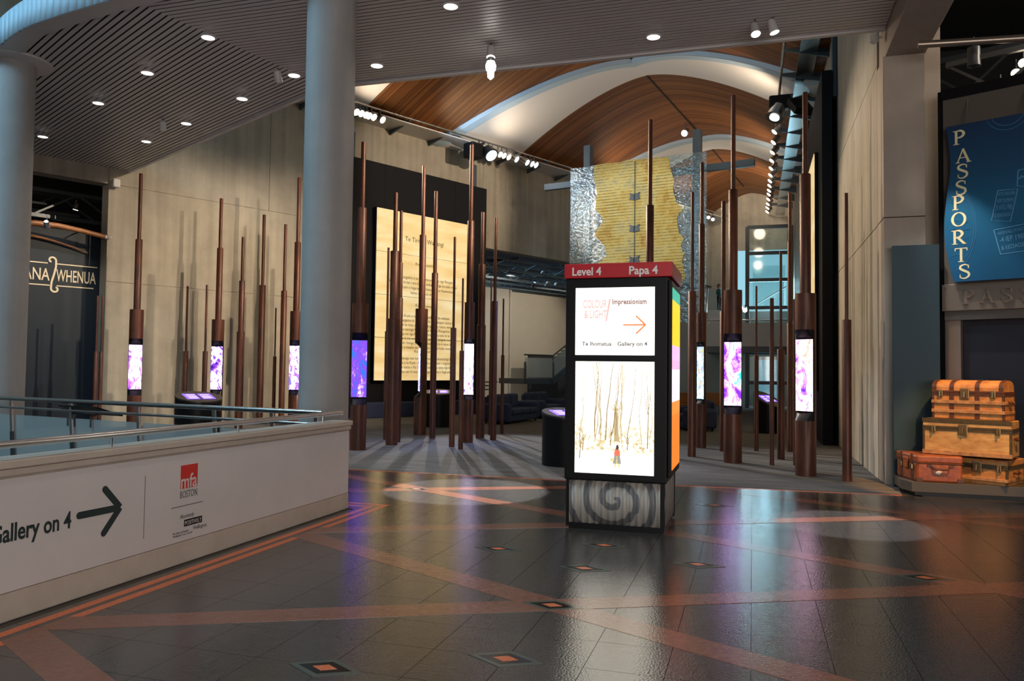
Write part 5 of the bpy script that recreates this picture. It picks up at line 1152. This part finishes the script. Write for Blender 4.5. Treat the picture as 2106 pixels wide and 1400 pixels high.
def glyph(ch):   # serif capitals in a unit box
    st, th = .15, .06; ser = lambda x, y, w_: [[(x-w_/2, y), (x+w_/2, y), (x+w_/2, y+.05), (x-w_/2, y+.05)]]
    if ch in 'PR':
        bw = cv([(.2, .97), (.5, .96), (.66, .75), (.5, .52), (.2, .49)]); n = len(bw); P = ribbon([(.2, .02), (.2, .98)], st)+ribbon(bw, [th+.11*math.sin(math.pi*i/(n-1)) for i in range(n)])+ser(.2, 0, .36)+ser(.15, .95, .3)
        if ch == 'R': P += ribbon([(.38, .5), (.78, .02)], st)+ser(.78, 0, .22)
        return P, (.7 if ch == 'P' else .88)
    if ch == 'A': return ribbon([(.08, .02), (.42, 1)], th+.01)+ribbon([(.40, 1), (.76, .02)], st)+ribbon([(.2, .36), (.62, .36)], th)+ser(.09, 0, .26)+ser(.76, 0, .3), .84
    if ch == 'S':
        c = cv([(.58, .80), (.54, .93), (.34, .98), (.13, .88), (.12, .70), (.34, .55), (.58, .40), (.60, .18), (.38, .02), (.14, .07), (.08, .24)]); n = len(c)
        return ribbon(c, [th+.10*max(0, math.sin(math.pi*i/(n-1)))**2 for i in range(n)])+[[(.56, .72), (.62, .72), (.62, .95), (.56, .95)], [(.06, .06), (.12, .06), (.12, .30), (.06, .30)]], .7
    if ch == 'O':
        c = [(.45+.38*math.cos(a*.2618), .5+.47*math.sin(a*.2618)) for a in range(25)]; return ribbon(c, [th+.10*abs(math.cos(a*.2618)) for a in range(25)]), .9
    if ch == 'T': return ribbon([(.4, .02), (.4, .98)], st)+[[(.02, .93), (.78, .93), (.78, .99), (.02, .99)], [(.02, .78), (.06, .78), (.09, .96), (.02, .96)], [(.74, .78), (.78, .78), (.78, .96), (.71, .96)]]+ser(.4, 0, .36), .8
    return [], .5
xx = pa[0]+.26
for ch in 'PASSPORTS':
    P, wd = glyph(ch); h_ = .2; b_ = MB()
    for po in P: b_.fprism(Q0+EX*xx+ZU*(lp_+.09), EX*h_, ZU*h_, EN, po, .0, .03)
    b_.build('raised_letter', M['plate'], pl); xx += wd*h_+.085
# banner
bo = .10
L_ = [qa(x, y, bo) for x, y in ((1945, 262), (1952, 300), (1955, 350), (1948, 400), (1943, 450), (1944, 500), (1953, 545), (1962, 580))]; Wb = 1.02
bn = thing('hanging_banner', Q0+ZU*3, 'wavy edged blue banner spelling PASSPORTS down its side', 'banner')
Lc = cv(L_, 4); zt_, zb2 = Lc[0][1], Lc[-1][1]
poly = [(x, z) for x, z in Lc[::-1]]+[(x+Wb, z+.0) for x, z in Lc]
m, nt, bs = newmat('blue_banner_print'); bs.inputs['Roughness'].default_value = .35
g_ = nt.nodes.new('ShaderNodeNewGeometry'); sp = N(nt, 'ShaderNodeSeparateXYZ'); nt.links.new(g_.outputs['Position'], sp.inputs[0]); mr = N(nt, 'ShaderNodeMapRange'); mr.inputs[1].default_value = zb2; mr.inputs[2].default_value = zt_; nt.links.new(sp.outputs[2], mr.inputs[0])
r_ = ramp(nt, mr.outputs[0], [(0, (.008, .085, .20)), (.45, (.012, .13, .27)), (.7, (.010, .075, .17)), (1, (.008, .035, .10))]); nt.links.new(r_.outputs[0], bs.inputs['Base Color'])
b_ = MB()
n_ = len(Lc)
for i in range(n_-1):
    (xa, za), (xb, zb3) = Lc[i], Lc[i+1]
    for a_ in range(4):
        q4 = [(xb+Wb*a_/4, zb3), (xb+Wb*(a_+1)/4, zb3), (xa+Wb*(a_+1)/4, za), (xa+Wb*a_/4, za)]; b_.fprism(Q0+EN*bo, EX, ZU, EN, q4, -.008, .008)
b_.build('sheet', m, bn)
for (x, y), ch in zip(((1971, 283), (1980, 320), (1979, 352), (1976, 386), (1969, 417), (1971, 451), (1971, 488), (1976, 524), (1983, 558)), 'PASSPORTS'):
    P, wd = glyph(ch); c = qa(x, y, bo+.01); h_ = .20; b_ = MB()
    for po in P: b_.fprism(Q0+EN*(bo+.009)+EX*(c[0]-wd*h_*.5)+ZU*(c[1]-h_*.5), EX*h_*1.05, ZU*h_, EN, po, .0, .004)
    b_.build('letter', pm('cream_banner_letter', (.80, .74, .45), .6) if 'cream_banner_letter' not in bpy.data.materials else bpy.data.materials['cream_banner_letter'], bn)
M['stampb'] = pm('pale_blue_stamp', (.10, .32, .58), .5); M['stampf'] = pm('faint_blue_stamp', (.03, .17, .36), .5)
oB = Q0+EN*(bo+.009)
def stamp(pts, lines, mat='stampb', wd=.012):
    pp = [qa(x, y, bo+.01) for x, y in pts]; flat(ribbon(pp+[pp[0]], wd), oB, EX, ZU, M[mat], bn, 'stamp_border', .0, .003)
    a, b, c, d = [V((p[0], p[1])) for p in pp]
    for k_, (s_, hgt) in enumerate(lines):
        f_ = (k_+.75)/(len(lines)+.25); p0 = a+(d-a)*f_+(b-a)*.08; ex_ = ((b-a).normalized()); ez_ = V((-ex_.y, ex_.x))
        text(s_, oB+EX*p0.x+ZU*p0.y, EX*ex_.x+ZU*ex_.y, EX*ez_.x+ZU*ez_.y, hgt, M[mat], bn, width=(b-a).length*.84, depth=.003, name='stamp_text', joined=True)
stamp([(2044, 393), (2056, 391), (2094, 395), (2092, 393)], []) if False else None
stamp([(2052, 392), (2093, 388), (2078, 455), (2039, 454)], [('NOTIO AEROLIMIN', .05), ('AEPOAIMHN', .06), ('25 AYG 1988', .07), ('12 EXODOS', .05)])
stamp([(2044, 473), (2108, 460), (2112, 515), (2058, 523)], [('ARRIVALS PORT', .045), ('-4 IEP 1988', .075), ('B EEOAOE 8', .06)])
stamp([(2094, 350), (2112, 346), (2112, 384), (2092, 382)], [('A', .05)])
cc = qa(1962, 470, bo+.01)
for rad in (.34, .37): flat(ribbon([(cc[0]-.02+rad*.8*math.cos(a_), cc[1]+rad*1.6*math.sin(a_)) for a_ in [-1.45+2.9*i/30 for i in range(31)] if cc[0]-.02+rad*.8*math.cos(a_) > cc[0]-.12], .007), oB, EX, ZU, M['stampf'], bn, 'stamp_ring', .0, .003)
for i in range(7): flat(ribbon(cv([(cc[0]-.06, cc[1]-.4+i*.13), (cc[0]+.05, cc[1]-.37+i*.12), (cc[0]+.1, cc[1]-.42+i*.13), (cc[0]+.18, cc[1]-.36+i*.11)]), .006), oB, EX, ZU, M['stampf'], bn, 'stamp_line', .0, .003)
c2 = qa(2072, 232, bo+.01)
for rad in (.26, .2): flat(ribbon([(c2[0]+rad*math.cos(a_), c2[1]+.03+rad*math.sin(a_)) for a_ in [math.pi+math.pi*i/24 for i in range(25)] if c2[1]+.03+rad*math.sin(a_) < zt_+.0], .008), oB, EX, ZU, M['stampf'], bn, 'stamp_ring', .0, .003)
for xx in (.25, .95): MB().tube([Q0+EX*(L_[0][0]+xx)+ZU*(zt_-.02)+EN*bo, Q0+EX*(L_[0][0]+xx)+ZU*5.66-EN*.1], .008, 6).build('hanging_wire', M['steel'], bn)
light('SPOT', Q0+EN*3+EX*.6+ZU*6.9, Q0+EX*.5+ZU*4.2, 900, (1, .95, .9), .05, 34, .8, None, 'banner_spot'); light('SPOT', Q0+EN*1.1-EX*.3+ZU*5.5, Q0+EX*.5+ZU*2.7, 260, (1, .85, .72), .03, 34, .8, None, 'plaque_spot'); light('SPOT', (1.2, 9.6, 6.4), (2.4, 12.5, 2.75), 160, (.85, .95, 1), .05, 22, .9, None, 'panel_spot')
# plinth
pn = thing('display_plinth', (2.8, 12.2, 0), 'low grey brown display plinth under the old trunks', 'plinth')
PLY = [(1.94, 12.44), (1.94, 11.98), (2.03, 11.68), (4.6, 11.68), (4.6, 12.44)]
MB().prism([(x+(.05 if x < 3 else -.05), y+(.06 if y < 12 else 0)) for x, y in PLY], 0, .055).build('recess', M['black'], pn); MB().prism(PLY, .055, .185).build('deck', M['plinth'], pn, bevel=.004)
ZP = .185
def frame(c, ang): ex = V((math.cos(ang), math.sin(ang), 0)); return V(c), ex, V((-ex.y, ex.x, 0))
def trunk(c, ang, Lx, Dy, Hz, label, body, name, domed=False, slats=0, straps=(), edge='trim', latch=True, handle_end=True, lid=.28):
    """c = front-left bottom corner; ex along the front, ey to the back"""
    o, ex, ey = frame(c, ang); t = thing(name, o+ex*Lx/2+ey*Dy/2, label, 'trunk'); hl = Hz*(1-lid)
    fb = lambda a, b, nm, mt, bv=.006: MB().fbox(o, ex, ey, ZU, a, b).build(nm, M[mt], t, bevel=bv)
    fb((0, 0, 0), (Lx, Dy, hl), 'body', body, .012)
    if domed:
        n = 10; m_ = MB(); pr = [(0, hl+.006), (0, hl+(Hz-hl)*.45)]+[(Dy*(.5-.5*math.cos(math.pi*i/n)), hl+(Hz-hl)*.45+(Hz-hl)*.55*math.sin(math.pi*i/n)) for i in range(1, n)]+[(Dy, hl+(Hz-hl)*.45), (Dy, hl+.006)]
        k_ = len(pr)
        for x in (0, Lx): m_.v += [o+ex*x+ey*y+ZU*z for y, z in pr]
        m_.f += [tuple(range(k_)), tuple(range(k_, 2*k_))[::-1]]+[(i, k_+i, k_+(i+1) % k_, (i+1) % k_) for i in range(k_)]; m_.m += [0]*(k_+2); m_.build('lid', M[body], t)
        for x in straps+(.02, Lx-.03):
            m_ = MB()
            for xx in (x-.028, x+.028): m_.v += [o+ex*xx+ey*(y+(.006 if y > Dy/2 else -.006))+ZU*(z+.006) for y, z in pr]
            m_.f += [(i, k_+i, k_+i+1, i+1) for i in range(k_-1)]; m_.m += [0]*(k_-1); m_.build('lid_strap', M['leather2'], t)
    else: fb((-.006, -.006, hl+.006), (Lx+.006, Dy+.006, Hz), 'lid', body, .012)
    for x in straps: fb((x-.028, -.01, .01), (x+.028, .0, hl), 'strap', 'leather2', .003)
    for x in (0, Lx): fb((x-.018 if x else -.008, -.01, 0), (x+.008 if x else .018, .02, hl), 'corner_edge', edge, .003); fb((x-.018 if x else -.008, Dy-.02, 0), (x+.008 if x else .018, Dy+.01, hl), 'corner_edge', edge, .003)
    fb((-.008, -.012, hl-.025), (Lx+.008, .01, hl+.003), 'edge_band', edge, .003); fb((-.008, -.014, hl+.006), (Lx+.008, .01, hl+.035), 'edge_band', edge, .003); fb((Lx-.01, 0, hl-.02), (Lx+.01, Dy, hl+.03), 'edge_band', edge, .003)
    for i in range(slats): z = hl*(.30+.36*i); fb((-.01, -.025, z-.022), (Lx+.01, .0, z+.022), 'slat', 'slatw', .004); fb((Lx, .01, z-.02), (Lx+.012, Dy-.01, z+.02), 'slat', 'slatw', .004)
    if latch:
        for x, s_ in ((Lx*.12, .03), (Lx*.47, .055), (Lx*.86, .03)):
            lt = fb((x-s_, -.028, hl-.02-s_), (x+s_, -.01, hl+.01+s_), 'latch', 'brass', .006); MB().tube([o+ex*x-ey*.03+ZU*(hl+.02), o+ex*x-ey*.045+ZU*(hl-.05)], .012, 6).build('hasp', M['brass'], lt)
    if handle_end:
        h = MB(); h.tube([o+ex*(Lx+.004)+ey*Dy*.35+ZU*hl*.72, o+ex*(Lx+.035)+ey*Dy*.4+ZU*hl*.66, o+ex*(Lx+.035)+ey*Dy*.6+ZU*hl*.66, o+ex*(Lx+.004)+ey*Dy*.65+ZU*hl*.72], .014, 6); h.build('handle', M['leather2'], t)
    return t
sc = G(1886, 990, ZP)
a_s = math.radians(2)
# leather suitcase: end face towards the viewer
o, ex, ey = frame((sc.x, sc.y, ZP), a_s); ey = V((-.22, .975, 0)); ex = V((.99, -.02, 0)).normalized(); Lx, Dy, Hz = .545, .66, .355
t = thing('leather_suitcase', o+ex*Lx/2+ey*Dy/2, 'orange leather suitcase with straps lying left on the plinth', 'suitcase')
fb = lambda a, b, nm, mt, bv=.006: MB().fbox(o, ex, ey, ZU, a, b).build(nm, M[mt], t, bevel=bv)
fb((0, 0, 0), (Lx, Dy, Hz*.72), 'body', 'leather', .025); fb((-.008, -.008, Hz*.70), (Lx+.008, Dy+.008, Hz), 'lid', 'leather', .025); fb((-.010, -.010, Hz*.695), (Lx+.010, Dy+.01, Hz*.72), 'seam', 'leather2', .003)
for y in (.14, .48): fb((-.014, y-.025, .02), (Lx*.2, y+.025, Hz+.007), 'strap', 'leather2', .004); MB().fbox(o, ex, ey, ZU, (-.03, y-.04, Hz*.45), (-.012, y+.04, Hz*.62)).build('buckle', M['brass'], t, bevel=.004)
fb((-.03, .24, Hz*.42), (-.008, .38, Hz*.85), 'lock_flap', 'leather', .01)
h = MB(); h.tube([o+ex*.17-ey*.006+ZU*Hz*.60, o+ex*.2-ey*.05+ZU*Hz*.50, o+ex*.36-ey*.05+ZU*Hz*.50, o+ex*.39-ey*.006+ZU*Hz*.60], .013, 8); h.build('handle', M['leather2'], t)
for x in (.15, .41): MB().fbox(o, ex, ey, ZU, (x-.03, -.01, Hz*.56), (x+.03, 0, Hz*.66)).build('handle_plate', M['leather2'], t)
for x in (.03, Lx-.03): MB().fbox(o, ex, ey, ZU, (x-.04, -.012, .0), (x+.04, .0, .06)).build('corner_patch', M['leather2'], t, bevel=.01)
flat([[(.22, .12), (.27, .105), (.29, .13), (.30, .15), (.26, .16), (.24, .15)]], o-ey*.001, ex, ZU, M['white'], t, 'torn_label', .001, .003)
ch = G(2072, 1001, ZP); a_c = math.radians(-33)
e_ = V((math.cos(a_c), math.sin(a_c), 0)); Lc_ = .66
c0_ = V((ch.x, ch.y, ZP))-e_*Lc_
trunk(tuple(c0_), a_c, Lc_, .62, .33, 'flat honey coloured trunk lying right on the plinth', 'trunk', 'flat_trunk', slats=1, lid=.30)
a_m = math.radians(-25); m0 = V((2.235, 11.99, ZP+.363))
trunk(tuple(m0), a_m, 1.03, .50, .475, 'pale canvas trunk with dark edging, middle of the stack', 'trunk2', 'canvas_trunk', lid=.27, handle_end=True); 
o, ex, ey = frame(m0, a_m); t = bpy.data.objects['canvas_trunk']
MB().fbox(o, ex, ey, ZU, (-.012, -.02, 0), (1.042, .01, .055)).build('bottom_slat', M['slatw'], t, bevel=.004); MB().fbox(o, ex, ey, ZU, (-.012, -.016, .425), (1.042, .0, .482)).build('top_edge', M['trim'], t, bevel=.004)
a_t = math.radians(-31); t0_ = V((2.36, 12.02, ZP+.363+.481))
trunk(tuple(t0_), a_t, .86, .42, .52, 'dome topped honey trunk with dark straps on top of the stack', 'trunk', 'domed_trunk', domed=True, slats=2, straps=(.24, .55), edge='leather2', lid=.34)
light('SPOT', (3.3, 8.4, 5.6), (2.62, 11.9, .80), 1500, (1, .50, .17), .04, 20, .5, None, 'trunk_spot')
light('POINT', (4.5, 12.2, 6.5), (0, 0, 0), 60, (1, .8, .6), .3, name='right_roof_fill'); light('POINT', LW(-2.5, -4, 6.2), (0, 0, 0), 50, (1, .85, .7), .3, name='left_roof_glow')  # right point lamp is unseen, added to bring out the roof trusses
# exhibition roof on the right
truss((2.9, 13.6, 5.9), (8, 10.9, 5.9), .55, 8, 'dark lattice truss directly above the PASSPORTS banner', None, 'dsteel', .04); truss((3, 16.5, 6.8), (9, 13.5, 6.8), .7, 8, 'dark lattice truss deeper in the right exhibition roof', None, 'dsteel', .05)
tag(MB().tube([PY(1888, 92, 12.0), PY(2130, 77, 12.0)], .05, 10).build('roof_pipe', M['plate'], smooth=True), 'horizontal pipe running right from the pillar top', 'pipe')
t = thing('roof_canister', PY(2003, 105, 12.6), 'grey canister lamp hanging under the pipe at top right', 'light'); p = PY(2003, 118, 12.6)
MB().lathe([(.07, -.14), (.09, -.13), (.08, .0), (.085, .02), (.085, .14)], p, 16).build('can', M['dsteel'], t, smooth=True); MB().tube([p+ZU*.14, p+ZU*.3], .012, 6).build('stem', M['dsteel'], t)
for x, y in ((2105, 128), (2090, 149), (2058, 180), (2043, 196)): spot_fixture(PY(x, y, 13.5), PY(x-20, y+40, 12), 'small spotlight glowing on the truss at top right, '+{2105: 'highest and furthest right', 2090: 'second from the right', 2058: 'third from the right', 2043: 'lowest and furthest left'}[x], 'spotlights on the right truss', .075, 'lampw', hang=.2)
for x, y in ((1914, 352), (1924, 289)): spot_fixture(PY(x, y, 17), PY(x, y+60, 16), 'distant spotlight glimpsed between pillar and banner portal, %s one' % ('lower' if y > 300 else 'upper'), 'distant spotlights right', .07, 'lampw', hang=.2)
t = thing('lit_ring', PY(1905, 490, 18), 'glowing white curved sign glimpsed between pillar and banner', 'sign')
MB().tube([PY(1900+30*math.cos(a_*.2)-10, 505-45*math.sin(a_*.2), 18) for a_ in range(0, 9)], .07, 8).build('tube', em('ring_glow', (1, .9, .75), 1.6), t, smooth=True)

# ================================================================ CEILING FIXTURES
DLS = [((428, 77), 'on the ceiling fold line, nearest the viewer'), ((303, 150), 'on the left ceiling, second out from the fold line'), ((202, 212), 'on the left ceiling, third out from the fold line'), ((88, 281), 'beside the left column'),
       ((605, 155), 'on the ceiling fold just left of the middle column'), ((498, 203), 'in the far left row, second from the middle column'), ((383, 254), 'in the far left row, third from the middle column'), ((301, 291), 'in the far left row, nearest the left wall'),
       ((927, 13), 'at the top centre of the ceiling'), ((775, 135), 'just right of the middle column'), ((1344, 76), 'above the kiosk near the ceiling edge')]
for (x, y), lab in DLS:
    p = G(x, y, CZ-.004); t = thing('downlight', p, 'round recessed downlight '+lab, 'downlight', 'foyer downlights')
    MB().lathe([(.10, .0), (.10, .035)], p, 24).build('lamp_disc', M['dl'], t); m_ = MB(); n = 24
    for r_, z in ((.10, -.008), (.125, -.006), (.125, .03), (.10, .03)):
        m_.v += [p+V((r_*math.cos(2*math.pi*j/n), r_*math.sin(2*math.pi*j/n), z)) for j in range(n)]
    for i in range(4):
        for j in range(n): m_.f.append((i*n+j, i*n+(j+1) % n, ((i+1) % 4)*n+(j+1) % n, ((i+1) % 4)*n+j)); m_.m.append(0)
    m_.build('bezel', M['white'], t)
    light('SPOT', p-ZU*.02, p-ZU*5, 100, (1, .86, .74), .09, 115, .8, t, 'lamp_light')
for x, y, tx, ty, lab, pw in ((1010, 97, -3.6, 10.1, 'twin white ceiling spotlight with bright bulbs over the hall entrance', 4200), (572, 148, -9, 16, 'grey ceiling spotlight left of the middle column', 0), (335, 252, -15, 18, 'unlit grey ceiling spotlight near the left wall', 0), (1553, 48, 1.0, 9.25, 'angled ceiling spotlight above the glass document, left of the pair', 3200), (1590, 43, 2.2, 11.6, 'angled ceiling spotlight above the glass document, right of the pair', 0)):
    p = G(x, y-8, CZ)-ZU*.16; lit = 'unlit' not in lab
    t = spot_fixture(p, (tx, ty, 0), lab, None, .075, 'lamp' if lit else 'steel', hang=.17, body='slat', power=pw if 'twin' not in lab else 0, color=(.86, .93, 1), angle=13, blend=.12)
    if 'twin' in lab:
        light('SPOT', p-ZU*.5, (-3.65, 9.95, 0), 4400, (.9, .95, 1), .04, 20, .12, t, 'lamp_light')
        MB().lathe([(.01, -.42), (.05, -.38), (.055, -.3), (.02, -.26)], p, 14).build('lower_bulb', M['lamp'], t, smooth=True); MB().lathe([(.03, -.26), (.06, -.22), (.06, .02), (.04, .06)], p, 14).build('stacked_body', M['steel'], t, smooth=True); MB().lathe([(.075, -.27), (.085, -.2), (.06, -.13)], p, 14).build('upper_bulb', M['lamp'], t, smooth=True)
p = PXX(1797, 78, XR-.12); t = thing('security_camera', p, 'small white dome camera on the right wall under the beam', 'camera')
MB().lathe([(.02, -.09), (.06, -.06), (.075, 0), (.06, .05), (.02, .07)], p, 16).build('dome', M['white'], t, smooth=True); MB().tube([p, V((XR+.0, p.y, p.z))], .02, 8).build('arm', M['white'], t)
p = PXX(1686, 800, XR) if False else None
# foyer downlights behind the viewer go on in the same grid
for x in (-2.8, 0.2):
    for y in (7.2, 4.2, 1.2):
        p = V((x, y, CZ-.004)); t = thing('downlight', p, 'round recessed downlight further along the foyer ceiling', 'downlight', 'foyer downlights overhead')
        MB().lathe([(.10, .0), (.10, .035)], p, 24).build('lamp_disc', M['dl'], t); light('SPOT', p-ZU*.02, p-ZU*5, 60, (1, .86, .74), .09, 115, .8, t, 'lamp_light')
for o in bpy.data.objects:
    if '_o' in o: del o['_o']
